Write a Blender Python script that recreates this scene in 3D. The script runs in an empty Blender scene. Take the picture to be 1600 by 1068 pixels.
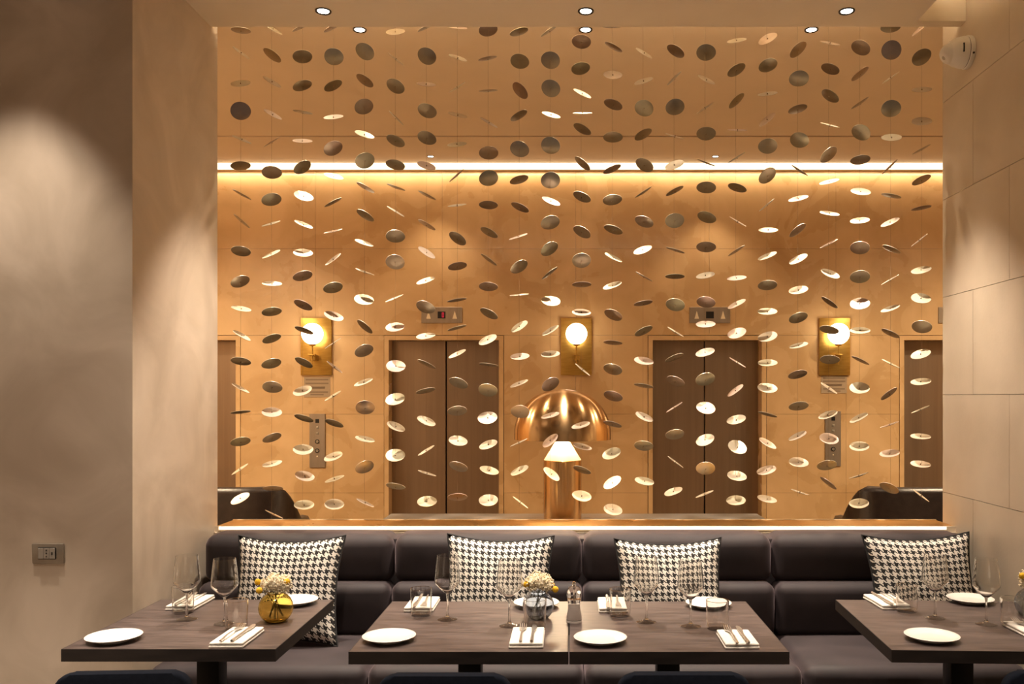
import bpy, bmesh, math, random
from mathutils import Vector, Matrix
random.seed(7)
scene = bpy.context.scene
COL = scene.collection

# ------------------------------------------------------------------ camera
F, VX, VY, EYE = 1390.0, 889.0, 620.0, 1.56      # focal length in pixels, vanishing point, eye height
cd = bpy.data.cameras.new('camera')
cd.sensor_width = 36.0
cd.lens = F / 1600 * 36
cd.shift_x = -(VX - 800) / 1600
cd.shift_y = (VY - 534) / 1600
cd.clip_start = 0.05
cam = bpy.data.objects.new('camera', cd)
cam.location = (0, 0, EYE)
cam.rotation_euler = (math.pi / 2, 0, 0)
COL.objects.link(cam)
scene.camera = cam

# ------------------------------------------------------------------ world + exposure
wd = bpy.data.worlds.new('world')
scene.world = wd
wd.use_nodes = True
wd.node_tree.nodes['Background'].inputs[0].default_value = (1.0, 0.80, 0.58, 1)
wd.node_tree.nodes['Background'].inputs[1].default_value = 0.05
vs = scene.view_settings
vs.view_transform = 'Standard'
vs.look = 'None'
vs.gamma = 1.0
vs.use_curve_mapping = False
vs.exposure = 0.15
scene.cycles.use_denoising = True
scene.cycles.max_bounces = 10
scene.cycles.transparent_max_bounces = 24
scene.cycles.sample_clamp_indirect = 6.0

WARM = (1.0, 0.845, 0.69)         # restaurant downlights
AMBER = (1.0, 0.77, 0.50)        # lift lobby lamps
P_FRONT, P_TABLE, P_ROOM_FILL, P_FLOOD_FILL = 330, 110, 340, 100
P_STRAND, P_SMALL, P_GLOBE, P_LOBBY_FILL = 60, 36, 11, 350
E_STRIP, E_COVE, E_SILL, E_RECESS = 2.4, 32.0, 1.5, 30.0

# ------------------------------------------------------------------ key dimensions
CEIL = 3.39          # restaurant ceiling
LOB = 3.575          # lobby ceiling
XL, XR = -1.77, 1.934  # side walls of the recess
YW = 4.40            # front of the partition
YS = 4.58            # plane of the disc strands
YB = 7.80            # lift wall
ZT = 0.75            # table height


def onz(px, py, z=ZT):
    d = F * (EYE - z) / (py - VY)
    return Vector(((px - VX) * d / F, d, z))


def atd(px, py, d):
    return Vector(((px - VX) * d / F, d, EYE + (VY - py) * d / F))


# ------------------------------------------------------------------ materials
MAT = {}


def new_mat(name):
    m = bpy.data.materials.new(name)
    m.use_nodes = True
    nt = m.node_tree
    b = nt.nodes['Principled BSDF']
    MAT[name] = m
    return m, nt, b


def pbr(name, col, rough=0.5, metal=0.0, **kw):
    m, nt, b = new_mat(name)
    b.inputs['Base Color'].default_value = (*col, 1)
    b.inputs['Roughness'].default_value = rough
    b.inputs['Metallic'].default_value = metal
    for k, v in kw.items():
        b.inputs[k].default_value = v
    return m


def noisy(name, c1, c2, scale=4.0, rough=(0.5, 0.6), detail=6, stretch=(1, 1, 1), bump=0.0, bscale=None, metal=0.0,
          dist=0.0, coat=0.0, lo=0.35, hi=0.65, **kw):
    m, nt, b = new_mat(name)
    N, L = nt.nodes, nt.links
    tc = N.new('ShaderNodeTexCoord')
    mp = N.new('ShaderNodeMapping')
    mp.inputs['Scale'].default_value = stretch
    L.new(tc.outputs['Object'], mp.inputs[0])
    n = N.new('ShaderNodeTexNoise')
    n.inputs['Scale'].default_value = scale
    n.inputs['Detail'].default_value = detail
    n.inputs['Distortion'].default_value = dist
    L.new(mp.outputs[0], n.inputs['Vector'])
    r = N.new('ShaderNodeValToRGB')
    r.color_ramp.elements[0].position = lo
    r.color_ramp.elements[1].position = hi
    r.color_ramp.elements[0].color = (*c1, 1)
    r.color_ramp.elements[1].color = (*c2, 1)
    L.new(n.outputs['Fac'], r.inputs[0])
    L.new(r.outputs[0], b.inputs['Base Color'])
    mr = N.new('ShaderNodeMapRange')
    mr.inputs['To Min'].default_value = rough[0]
    mr.inputs['To Max'].default_value = rough[1]
    L.new(n.outputs['Fac'], mr.inputs[0])
    L.new(mr.outputs[0], b.inputs['Roughness'])
    b.inputs['Metallic'].default_value = metal
    b.inputs['Coat Weight'].default_value = coat
    b.inputs['Coat Roughness'].default_value = 0.12
    for k, v in kw.items():
        b.inputs[k].default_value = v
    if bump:
        n2 = N.new('ShaderNodeTexNoise')
        n2.inputs['Scale'].default_value = bscale or scale * 6
        n2.inputs['Detail'].default_value = 4
        L.new(mp.outputs[0], n2.inputs['Vector'])
        bp = N.new('ShaderNodeBump')
        bp.inputs['Strength'].default_value = bump
        bp.inputs['Distance'].default_value = 0.01
        L.new(n2.outputs['Fac'], bp.inputs['Height'])
        L.new(bp.outputs[0], b.inputs['Normal'])
    return m


def emit(name, col, s):
    m, nt, b = new_mat(name)
    b.inputs['Base Color'].default_value = (*col, 1)
    b.inputs['Emission Color'].default_value = (*col, 1)
    b.inputs['Emission Strength'].default_value = s
    return m


def glass(name, tint=(1, 1, 1), ior=1.45):
    m, nt, b = new_mat(name)
    N, L = nt.nodes, nt.links
    N.remove(b)
    gb = N.new('ShaderNodeBsdfGlass')
    gb.inputs['Color'].default_value = (*tint, 1)
    gb.inputs['IOR'].default_value = ior
    gb.inputs['Roughness'].default_value = 0.0
    L.new(gb.outputs[0], N['Material Output'].inputs[0])
    return m


def thin_glass(name, tint=(1, 1, 1), ior=1.5):
    """low solid glass lying on a surface: clear with Fresnel reflection"""
    m, nt, b = new_mat(name)
    N, L = nt.nodes, nt.links
    N.remove(b)
    tr = N.new('ShaderNodeBsdfTransparent')
    tr.inputs[0].default_value = (*tint, 1)
    gl = N.new('ShaderNodeBsdfGlossy')
    gl.inputs['Roughness'].default_value = 0.05
    fr = N.new('ShaderNodeFresnel')
    ge = N.new('ShaderNodeNewGeometry')
    im = N.new('ShaderNodeMapRange')
    im.inputs['To Min'].default_value = ior
    im.inputs['To Max'].default_value = 1 / ior
    L.new(ge.outputs['Backfacing'], im.inputs[0])
    L.new(im.outputs[0], fr.inputs[0])
    mx = N.new('ShaderNodeMixShader')
    L.new(fr.outputs[0], mx.inputs[0])
    L.new(tr.outputs[0], mx.inputs[1])
    L.new(gl.outputs[0], mx.inputs[2])
    L.new(mx.outputs[0], N['Material Output'].inputs[0])
    return m


# plaster walls of the recess
noisy('plaster', (0.50, 0.41, 0.315), (0.65, 0.545, 0.435), scale=2.6, rough=(0.38, 0.56), detail=8, dist=0.9, bump=0.12, bscale=7)
noisy('ceiling_paint', (0.68, 0.58, 0.45), (0.71, 0.605, 0.47), scale=3, rough=(0.7, 0.8))
noisy('lobby_ceiling_paint', (0.64, 0.51, 0.36), (0.67, 0.535, 0.38), scale=3, rough=(0.7, 0.8))
noisy('wall_stone', (0.47, 0.395, 0.30), (0.55, 0.465, 0.36), scale=3.2, rough=(0.34, 0.5), detail=8, bump=0.05, bscale=60)
noisy('gold_stone', (0.52, 0.325, 0.15), (0.67, 0.45, 0.235), scale=2.2, rough=(0.2, 0.36), detail=9, dist=0.6, coat=0.35)
noisy('groove', (0.36, 0.23, 0.11), (0.40, 0.26, 0.13), scale=3, rough=(0.8, 0.9))
noisy('stone_groove', (0.20, 0.165, 0.12), (0.23, 0.19, 0.14), scale=3, rough=(0.8, 0.9))
noisy('room_floor', (0.09, 0.065, 0.045), (0.13, 0.095, 0.07), scale=3, rough=(0.35, 0.5), stretch=(1, 8, 1))
noisy('lobby_floor', (0.22, 0.16, 0.10), (0.28, 0.205, 0.13), scale=2, rough=(0.3, 0.42))
noisy('dark_wood', (0.034, 0.0235, 0.0210), (0.110, 0.079, 0.071), scale=9, rough=(0.36, 0.50), stretch=(1, 14, 6), detail=8, coat=0.05)
noisy('velvet', (0.014, 0.0085, 0.0102), (0.028, 0.0185, 0.0210), scale=7, rough=(0.62, 0.8), detail=5, **{'Sheen Weight': 0.30, 'Sheen Roughness': 0.40})
MAT['velvet'].node_tree.nodes['Principled BSDF'].inputs['Sheen Tint'].default_value = (0.80, 0.62, 0.66, 1)
noisy('chair_fabric', (0.004, 0.0055, 0.010), (0.006, 0.008, 0.014), scale=60, rough=(0.95, 1.0), **{'Specular IOR Level': 0.12})
noisy('edge_shade_wood', (0.010, 0.0065, 0.0055), (0.018, 0.012, 0.010), scale=9, rough=(0.45, 0.6), stretch=(1, 14, 6))  # darker tabletop wood, the shade on the edges put into the colour
pbr('black_metal', (0.012, 0.011, 0.011), 0.45, 0.6)
noisy('black_piping', (0.012, 0.011, 0.012), (0.03, 0.028, 0.028), scale=120, rough=(0.8, 0.9))
noisy('sill_brass', (0.72, 0.42, 0.13), (0.80, 0.50, 0.18), scale=6, rough=(0.24, 0.34), metal=1.0)
pbr('lip', (0.80, 0.70, 0.55), 0.45)
noisy('sconce_brass', (0.50, 0.30, 0.07), (0.58, 0.36, 0.09), scale=12, rough=(0.3, 0.42), metal=0.85, stretch=(1, 1, 6))
noisy('door_steel', (0.30, 0.215, 0.15), (0.34, 0.245, 0.17), scale=30, rough=(0.3, 0.4), metal=0.85, stretch=(1, 1, 0.03))
noisy('panel_steel', (0.33, 0.27, 0.21), (0.37, 0.30, 0.24), scale=30, rough=(0.36, 0.46), metal=0.7, stretch=(1, 1, 0.1))
noisy('outlet_metal', (0.33, 0.29, 0.235), (0.37, 0.325, 0.265), scale=40, rough=(0.33, 0.4), metal=0.55, stretch=(1, 1, 0.05))
pbr('socket_plastic', (0.36, 0.32, 0.27), 0.5)
pbr('black_plastic', (0.008, 0.007, 0.007), 0.4)
pbr('white_plastic', (0.72, 0.68, 0.62), 0.45)
pbr('white_mark', (0.85, 0.72, 0.52), 0.5)
pbr('paper', (0.40, 0.30, 0.20), 0.8)
pbr('ink', (0.24, 0.17, 0.11), 0.8)
emit('red_digit', (0.55, 0.02, 0.06), 0.5)
noisy('porcelain', (0.80, 0.765, 0.71), (0.83, 0.79, 0.735), scale=3, rough=(0.18, 0.24), coat=0.4)
noisy('linen', (0.76, 0.71, 0.64), (0.82, 0.775, 0.70), scale=90, rough=(0.85, 0.92), bump=0.15, bscale=300)
pbr('cutlery_steel', (0.78, 0.76, 0.73), 0.32, 1.0)
pbr('chrome', (0.75, 0.71, 0.66), 0.1, 1.0)
glass('clear_glass', (1.0, 0.995, 0.985))
thin_glass('base_glass', (0.98, 0.975, 0.965), 1.7)
glass('amber_glass', (0.98, 0.90, 0.62))
glass('smoke_glass', (0.82, 0.85, 0.89))
glass('mill_glass', (0.99, 0.97, 0.96), 1.4)
pbr('salt', (0.80, 0.74, 0.70), 0.8)
noisy('dried_flower', (0.70, 0.58, 0.38), (0.86, 0.78, 0.60), scale=70, rough=(0.85, 0.95))
noisy('yellow_flower', (0.72, 0.38, 0.01), (0.85, 0.52, 0.02), scale=200, rough=(0.8, 0.9), bump=0.5, bscale=500)
pbr('stem_green', (0.10, 0.085, 0.035), 0.7)
noisy('leather', (0.016, 0.010, 0.009), (0.026, 0.016, 0.014), scale=20, rough=(0.28, 0.38), bump=0.1, bscale=140)
noisy('console_top', (0.11, 0.095, 0.08), (0.14, 0.12, 0.10), scale=8, rough=(0.35, 0.45))
emit('lens_glow', (1.0, 0.93, 0.82), 14)
emit('strip_glow', (1.0, 0.80, 0.52), E_STRIP)
emit('cove_glow', (1.0, 0.80, 0.55), E_COVE)
emit('sill_glow', (1.0, 0.86, 0.62), E_SILL)
emit('recess_glow', (1.0, 0.84, 0.60), E_RECESS)
emit('globe_glow', (1.0, 0.84, 0.60), 7.0)
pbr('trim_black', (0.02, 0.018, 0.016), 0.3, 0.6)
pbr('cord', (0.22, 0.145, 0.08), 0.6)
pbr('cone_lit', (0.85, 0.72, 0.5), 0.4)  # pale instead of gold metal, the bulb's glow put into the colour


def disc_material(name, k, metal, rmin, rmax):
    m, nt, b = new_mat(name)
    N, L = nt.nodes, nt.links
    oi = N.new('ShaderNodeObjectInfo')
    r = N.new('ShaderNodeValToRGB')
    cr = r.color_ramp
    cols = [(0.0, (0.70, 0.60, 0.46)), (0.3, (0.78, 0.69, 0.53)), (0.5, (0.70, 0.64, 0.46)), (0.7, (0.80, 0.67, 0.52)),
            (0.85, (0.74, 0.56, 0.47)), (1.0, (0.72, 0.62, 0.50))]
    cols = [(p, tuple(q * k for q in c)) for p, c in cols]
    cr.elements[0].position, cr.elements[0].color = cols[0][0], (*cols[0][1], 1)
    cr.elements[1].position, cr.elements[1].color = cols[-1][0], (*cols[-1][1], 1)
    for p, c in cols[1:-1]:
        e = cr.elements.new(p)
        e.color = (*c, 1)
    L.new(oi.outputs['Random'], r.inputs[0])
    tc = N.new('ShaderNodeTexCoord')
    n = N.new('ShaderNodeTexNoise')
    n.inputs['Scale'].default_value = 28
    n.inputs['Detail'].default_value = 5
    L.new(tc.outputs['Object'], n.inputs['Vector'])
    mr = N.new('ShaderNodeMapRange')
    mr.inputs['To Min'].default_value = rmin
    mr.inputs['To Max'].default_value = rmax
    L.new(n.outputs['Fac'], mr.inputs[0])
    mx = N.new('ShaderNodeMix')
    mx.data_type = 'RGBA'
    mx.blend_type = 'MULTIPLY'
    mx.inputs['Factor'].default_value = 0.3
    L.new(r.outputs[0], mx.inputs['A'])
    L.new(n.outputs['Fac'], mx.inputs['B'])
    L.new(mx.outputs['Result'], b.inputs['Base Color'])
    L.new(mr.outputs[0], b.inputs['Roughness'])
    b.inputs['Metallic'].default_value = metal
    return m


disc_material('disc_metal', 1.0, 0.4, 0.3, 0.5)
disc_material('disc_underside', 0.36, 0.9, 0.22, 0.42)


def brushed_gold():
    m, nt, b = new_mat('brushed_gold')
    N, L = nt.nodes, nt.links
    tg = N.new('ShaderNodeTangent')
    tg.direction_type = 'RADIAL'
    tg.axis = 'Z'
    L.new(tg.outputs[0], b.inputs['Tangent'])
    b.inputs['Base Color'].default_value = (0.66, 0.42, 0.20, 1)
    b.inputs['Metallic'].default_value = 1
    b.inputs['Roughness'].default_value = 0.21
    b.inputs['Anisotropic'].default_value = 0.85
    b.inputs['Anisotropic Rotation'].default_value = 0.25


brushed_gold()


def houndstooth():
    m, nt, b = new_mat('houndstooth')
    N, L = nt.nodes, nt.links
    uv = N.new('ShaderNodeUVMap')
    sp = N.new('ShaderNodeSeparateXYZ')
    L.new(uv.outputs[0], sp.inputs[0])

    def mth(op, a, bb=None):
        n = N.new('ShaderNodeMath')
        n.operation = op
        for k, v in ((0, a), (1, bb)):
            if v is None:
                continue
            if isinstance(v, (int, float)):
                n.inputs[k].default_value = v
            else:
                L.new(v, n.inputs[k])
        return n.outputs[0]
    T = 8 * 15.5
    i = mth('FLOOR', mth('MULTIPLY', sp.outputs[0], T))
    j = mth('FLOOR', mth('MULTIPLY', sp.outputs[1], T))
    warp = mth('LESS_THAN', mth('FLOORED_MODULO', i, 8), 3.5)
    weft = mth('LESS_THAN', mth('FLOORED_MODULO', j, 8), 3.5)
    over = mth('LESS_THAN', mth('FLOORED_MODULO', mth('ADD', i, j), 4), 1.5)
    dark = mth('ADD', mth('MULTIPLY', warp, over), mth('MULTIPLY', weft, mth('SUBTRACT', 1, over)))
    mx = N.new('ShaderNodeMix')
    mx.data_type = 'RGBA'
    L.new(dark, mx.inputs['Factor'])
    mx.inputs['A'].default_value = (0.80, 0.755, 0.68, 1)
    mx.inputs['B'].default_value = (0.016, 0.014, 0.014, 1)
    L.new(mx.outputs['Result'], b.inputs['Base Color'])
    b.inputs['Roughness'].default_value = 0.9


houndstooth()

# ------------------------------------------------------------------ mesh helpers


def tag(o, label=None, cat=None, group=None, kind=None):
    for k, v in (('label', label), ('category', cat), ('group', group), ('kind', kind)):
        if v:
            o[k] = v
    return o


def link(o, parent=None):
    COL.objects.link(o)
    if parent is not None:
        o.parent = parent
    return o


def to_mesh(name, bm, mat, smooth=35):
    bmesh.ops.recalc_face_normals(bm, faces=bm.faces)
    me = bpy.data.meshes.new(name)
    bm.to_mesh(me)
    bm.free()
    me.materials.append(MAT[mat])
    if smooth:
        me.polygons.foreach_set('use_smooth', [True] * len(me.polygons))
        me.set_sharp_from_angle(angle=math.radians(smooth))
    return me


def obj(name, bm, mat, parent=None, loc=(0, 0, 0), rot=(0, 0, 0), smooth=35):
    o = bpy.data.objects.new(name, to_mesh(name, bm, mat, smooth))
    o.location = loc
    o.rotation_euler = rot
    return link(o, parent)


def thing(name, label, cat, loc=(0, 0, 0), rz=0.0, group=None, kind=None):
    o = bpy.data.objects.new(name, None)
    o.empty_display_size = 0.1
    o.location = loc
    o.rotation_euler = (0, 0, rz)
    link(o)
    return tag(o, label, cat, group, kind)


def box(x0, x1, y0, y1, z0, z1, bevel=0.0, seg=2, bm=None):
    bm = bm or bmesh.new()
    r = bmesh.ops.create_cube(bm, size=1.0)
    vs_ = r['verts']
    bmesh.ops.scale(bm, vec=(x1 - x0, y1 - y0, z1 - z0), verts=vs_)
    bmesh.ops.translate(bm, vec=((x0 + x1) / 2, (y0 + y1) / 2, (z0 + z1) / 2), verts=vs_)
    if bevel:
        es = list({e for v in vs_ for e in v.link_edges})
        bmesh.ops.bevel(bm, geom=es, offset=bevel, segments=seg, profile=0.5, affect='EDGES')
    return bm


def lathe(profile, seg=32, bm=None, closed=False, mtx=None):
    """profile: list of (radius, height); radius 0 collapses to a pole"""
    bm = bm or bmesh.new()
    rings = []
    for r, z in profile:
        if r < 1e-6:
            rings.append([bm.verts.new((0, 0, z))])
        else:
            rings.append([bm.verts.new((r * math.cos(2 * math.pi * k / seg), r * math.sin(2 * math.pi * k / seg), z)) for k in range(seg)])
    pairs = list(zip(rings, rings[1:]))
    if closed:
        pairs.append((rings[-1], rings[0]))
    for a, c in pairs:
        for k in range(seg):
            k2 = (k + 1) % seg
            if len(a) == 1 and len(c) == 1:
                break
            if len(a) == 1:
                bm.faces.new((a[0], c[k2], c[k]))
            elif len(c) == 1:
                bm.faces.new((a[k], a[k2], c[0]))
            else:
                bm.faces.new((a[k], a[k2], c[k2], c[k]))
    if mtx is not None:
        bmesh.ops.transform(bm, matrix=mtx, verts=[v for r in rings for v in r])
    return bm


def tube(pts, rad, seg=8, bm=None, cap=True):
    bm = bm or bmesh.new()
    pts = [Vector(p) for p in pts]
    rads = rad if isinstance(rad, (list, tuple)) else [rad] * len(pts)
    rings = []
    t0 = (pts[1] - pts[0]).normalized()
    up = Vector((0, 0, 1)) if abs(t0.z) < 0.9 else Vector((0, 1, 0))
    n = t0.cross(up).normalized()
    for i, p in enumerate(pts):
        t = (pts[min(i + 1, len(pts) - 1)] - pts[max(i - 1, 0)]).normalized()
        n = (n - t * n.dot(t)).normalized()
        bb = t.cross(n)
        rings.append([bm.verts.new(p + (n * math.cos(2 * math.pi * k / seg) + bb * math.sin(2 * math.pi * k / seg)) * rads[i]) for k in range(seg)])
    for a, c in zip(rings, rings[1:]):
        for k in range(seg):
            bm.faces.new((a[k], a[(k + 1) % seg], c[(k + 1) % seg], c[k]))
    if cap:
        bm.faces.new(rings[0][::-1])
        bm.faces.new(rings[-1])
    return bm


def prism(poly, axis, a, b_, bm=None):
    """extrude a 2D polygon along an axis: 'x' -> (y,z), 'y' -> (x,z), 'z' -> (x,y)"""
    bm = bm or bmesh.new()
    def P(u, v, w):
        return {'x': (w, u, v), 'y': (u, w, v), 'z': (u, v, w)}[axis]
    lo = [bm.verts.new(P(u, v, a)) for u, v in poly]
    hi = [bm.verts.new(P(u, v, b_)) for u, v in poly]
    n = len(poly)
    bm.faces.new(lo[::-1])
    bm.faces.new(hi)
    for k in range(n):
        bm.faces.new((lo[k], lo[(k + 1) % n], hi[(k + 1) % n], hi[k]))
    return bm


def copy_tree(o, parent=None, loc=None, rz=None):
    c = o.copy()
    COL.objects.link(c)
    c.parent = parent
    if loc is not None:
        c.location = loc
    if rz is not None:
        c.rotation_euler = (0, 0, rz)
    for ch in list(o.children):
        copy_tree(ch, c)
    return c


# ------------------------------------------------------------------ the setting
def struct(name, bm, mat, parent=None, smooth=0):
    o = obj(name, bm, mat, parent, smooth=smooth)
    if parent is None:
        o['kind'] = 'structure'
    return o


def slabel(o, label, cat):
    return tag(o, label, cat)


slabel(struct('floor', box(-4.5, XR + 0.1, -3.0, YW + 0.3, -0.1, 0.0), 'room_floor'), 'dark restaurant floor under the tables', 'floor')
slabel(struct('floor', box(-5, 5, YW + 0.3, 8.3, -0.1, 0.0), 'lobby_floor'), 'brown stone floor of the lift lobby', 'floor')

# restaurant ceiling, with the narrow recess beside the stone wall
XRec = 1.696
ce = struct('ceiling', box(-4.5, XRec, -3.0, YW, CEIL, CEIL + 0.12), 'ceiling_paint')
slabel(ce, 'beige restaurant ceiling with recessed downlights', 'ceiling')
struct('end_panel', box(XRec, XR, 4.333, YW, CEIL, CEIL + 0.12), 'ceiling_paint', ce)
struct('recess_top', box(XRec - 0.05, XR + 0.1, -3.0, YW, CEIL + 0.42, CEIL + 0.5), 'ceiling_paint', ce)
struct('recess_end', box(XRec - 0.05, XR + 0.1, 4.333, YW, CEIL + 0.12, CEIL + 0.42), 'lobby_ceiling_paint', ce)
struct('recess_side', box(XRec - 0.05, XRec, -3.0, 4.333, CEIL + 0.12, CEIL + 0.42), 'ceiling_paint', ce)

# lobby ceiling in two runs with a shadow gap between them
lc = struct('ceiling', box(-5, 5, YW, 6.862, LOB, LOB + 0.1), 'lobby_ceiling_paint')
slabel(lc, 'pale lobby ceiling beyond the hanging discs', 'ceiling')
struct('ceiling_run', box(-5, 5, 6.90, 7.63, LOB, LOB + 0.1), 'lobby_ceiling_paint', lc)
struct('gap_backing', box(-5, 5, 6.84, 6.92, LOB + 0.03, LOB + 0.12), 'groove', lc)
struct('upstand', box(-5, 5, 7.55, YB + 0.1, LOB + 0.12, LOB + 0.2), 'lobby_ceiling_paint', lc)

wl = struct('wall_left', box(-4.5, XL, 3.607, 4.48, 0, LOB), 'plaster')
slabel(wl, 'cloudy beige polished plaster wall with a corner', 'wall')
wb = struct('wall_back', box(XL, XR, YW + 0.03, 4.66, 0, 0.885), 'plaster')
slabel(wb, 'low partition wall behind the banquette', 'wall')
ws = struct('wall_front', box(-4.5, XR + 0.1, -3.1, -3.0, 0, CEIL), 'plaster')
slabel(ws, 'plaster wall across the restaurant', 'wall')
wo = struct('wall_far', box(-4.6, -4.5, -3.0, 4.48, 0, CEIL), 'plaster')
slabel(wo, 'plaster wall at the end of the dining room', 'wall')
for sx in (-1, 1):
    slabel(struct('wall_lobby', box(sx * 5, sx * 5.1, 4.4, 8.3, 0, LOB + 0.15) if sx > 0 else box(-5.1, -5, 4.4, 8.3, 0, LOB + 0.15), 'gold_stone'),
           'golden stone side wall of the lobby ' + ('beyond the plaster wall' if sx < 0 else 'beyond the stone wall'), 'wall')

# stone wall of the recess: backing plus separate panels with fine joints
wr = struct('wall_right', box(XR + 0.012, XR + 1.2, -3.0, 4.605, 0, CEIL + 0.5), 'stone_groove')
slabel(wr, 'pale stone panelled wall beside the banquette', 'wall')
PZ = [0.0, 0.066, 0.568, 1.07, 1.572, 2.074, 2.576, 3.078, 3.58, CEIL + 0.45]
PL = 0.706
for r in range(len(PZ) - 1):
    y0 = (3.907 if r % 2 == 1 else 4.26) - 8 * PL
    ys = [y0 + k * PL for k in range(12)]
    ys = [-2.9] + [y for y in ys if -2.8 < y < 4.55] + [4.605]
    for ya, yb in zip(ys, ys[1:]):
        if yb < 1.6:
            continue
        struct('stone_panel', box(XR, XR + 0.012, ya + 0.0012, yb - 0.0012, PZ[r] + 0.0012, PZ[r + 1] - 0.0012), 'wall_stone', wr)
    struct('stone_panel', box(XR, XR + 0.012, -2.9, 1.6, PZ[r] + 0.0012, PZ[r + 1] - 0.0012), 'wall_stone', wr)

# window sill of the opening: brass top, pale lip, lit line below
sill = struct('trim_1', box(XL, XR, 4.455, 4.69, 0.893, 0.913, 0.002, 1), 'sill_brass')
slabel(sill, 'polished brass sill along the opening behind the banquette', 'sill')
struct('sill_lip', box(XL, XR, 4.445, 4.455, 0.880, 0.9145), 'lip', sill)

struct('sill_back_edge', box(XL, XR, 4.684, 4.69, 0.913, 0.9165), 'lip', sill)

# lift wall with separate golden stone panels
wf = struct('wall_lobby_back', box(-5, 5, YB + 0.22, YB + 0.45, 0, LOB + 0.15), 'groove')
slabel(wf, 'golden polished stone wall with lift doors', 'wall')
DC = [-3.40, -1.097, 1.212, 3.415]
DW = [0.48, 0.483, 0.478, 0.478]
DH = 2.06
FR = 0.042


def gpanel(x0, x1, z0, z1, d=0.22):
    g = 0.0009
    struct('stone_panel', box(x0 + g, x1 - g, YB, YB + d, z0 + g, z1 - g), 'gold_stone', wf)


top_j = [-5, -4.44, -3.33, -2.222, -1.111, 0.06, 1.23, 2.34, 3.45, 4.5, 5]
for a, b_ in zip(top_j, top_j[1:]):
    gpanel(a, b_, 2.86, LOB + 0.12)
    gpanel(a, b_, DH + FR, 2.86)
segs = [(-5, DC[0] - DW[0] - FR, -4.4), (DC[0] + DW[0] + FR, DC[1] - DW[1] - FR, -2.07), (DC[1] + DW[1] + FR, DC[2] - DW[2] - FR, 0.06),
        (DC[2] + DW[2] + FR, DC[3] - DW[3] - FR, 2.43), (DC[3] + DW[3] + FR, 5, 4.5)]
for a, b_, mid in segs:
    for z0, z1 in ((0, 0.72), (0.72, 1.41), (1.41, DH + FR)):
        gpanel(a, mid, z0, z1)
        gpanel(mid, b_, z0, z1)

names = ['beside the armchair by the plaster wall', 'with the lit floor indicator', 'with the unlit floor indicator', 'beside the armchair by the stone wall']
for i, (c, w) in enumerate(zip(DC, DW)):
    d = thing('door_%d' % (i + 1), 'bronze steel lift door ' + names[i], 'lift door', (c, YB, 0), kind='structure')
    bm = box(-w - FR + 0.003, -w, -0.006, 0.22, 0, DH + FR - 0.004)
    box(w, w + FR - 0.003, -0.006, 0.22, 0, DH + FR - 0.004, bm=bm)
    box(-w, w, -0.006, 0.22, DH, DH + FR - 0.004, bm=bm)
    obj('door_frame', bm, 'gold_stone', d, smooth=0)
    obj('door_panel', box(-w, -0.006, 0.15, 0.19, 0, DH, 0.003, 1), 'door_steel', d, smooth=0)
    obj('door_panel', box(0.006, w, 0.15, 0.19, 0, DH, 0.003, 1), 'door_steel', d, smooth=0)
    obj('door_gap', box(-0.008, 0.008, 0.185, 0.21, 0, DH), 'black_plastic', d, smooth=0)

# ------------------------------------------------------------------ lamps
def spot(name, parent, power, col, angle, blend, z=-0.012, rad=0.03, rot=(0, 0, 0)):
    ld = bpy.data.lights.new(name, 'SPOT')
    ld.energy = power
    ld.color = col
    ld.spot_size = math.radians(angle)
    ld.spot_blend = blend
    ld.shadow_soft_size = rad
    o = bpy.data.objects.new(name, ld)
    o.location = (0, 0, z)
    o.rotation_euler = rot
    return link(o, parent)


def downlight(x, y, z, power, label, group, col=WARM, angle=66, blend=0.6, r=0.038):
    t = thing('ceiling_downlight', label, 'downlight', (x, y, z), group=group)
    obj('trim_ring', lathe([(r, 0), (r, -0.004), (r * 0.96, -0.006), (r * 0.78, -0.004), (r * 0.68, 0.0)], 28, closed=True), 'trim_black', t)
    obj('lens', lathe([(0, -0.0025), (r * 0.7, -0.0025), (r * 0.7, -0.001)], 28), 'lens_glow', t)
    spot('spot_beam', t, power, col, angle, blend)
    return t


LX = (-1.165, 0.08, 1.317)
side = ('beside the plaster wall', 'over the middle of the banquette', 'beside the stone wall')
for x, s in zip(LX, side):
    downlight(x, 4.218, CEIL, P_FRONT, 'recessed ceiling downlight over the banquette, ' + s, 'downlights over the banquette')
for x, s in zip((-1.148, 0.091, 1.33), side):
    downlight(x, 4.88, LOB, P_STRAND, 'recessed downlight behind the hanging discs, ' + s.replace('banquette', 'opening'), 'downlights behind the discs', col=(1.0, 0.80, 0.56), angle=96, blend=0.9)
for x, s in ((-1.158, 'over the lift with the lit indicator'), (1.227, 'over the lift with the unlit indicator')):
    downlight(x, 7.45, LOB, P_SMALL, 'small recessed lobby downlight ' + s, 'small lobby downlights', col=AMBER, angle=80, r=0.03)
for x, s in ((-3.45, 'added out of view to wash the far end of the plaster wall'), (-2.21, 'washing the plaster wall'), (-0.97, 'over the table by the plaster wall'), (0.27, 'over the two joined tables')):  # the far-end one is added out of view to brighten the plaster
    downlight(x, 3.20, CEIL, P_TABLE * (1.1 if x < -2 else 1), 'recessed ceiling downlight ' + s, 'downlights over the tables')
for y, row in ((2.15, 'first'), (1.05, 'second')):  # unseen rows added as fill, stronger towards the plaster wall
    for k, x in enumerate((-3.45, -2.21, -0.97, 0.27, 1.45)):
        downlight(x, y, CEIL, P_ROOM_FILL * (1.0 if x < -2 else 0.4), 'added dining room fill downlight, %s row from the tables, %s from the stone wall' % (row, ('fifth', 'fourth', 'third', 'second', 'first')[k]), 'dining room downlights', angle=66, blend=0.6)
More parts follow.
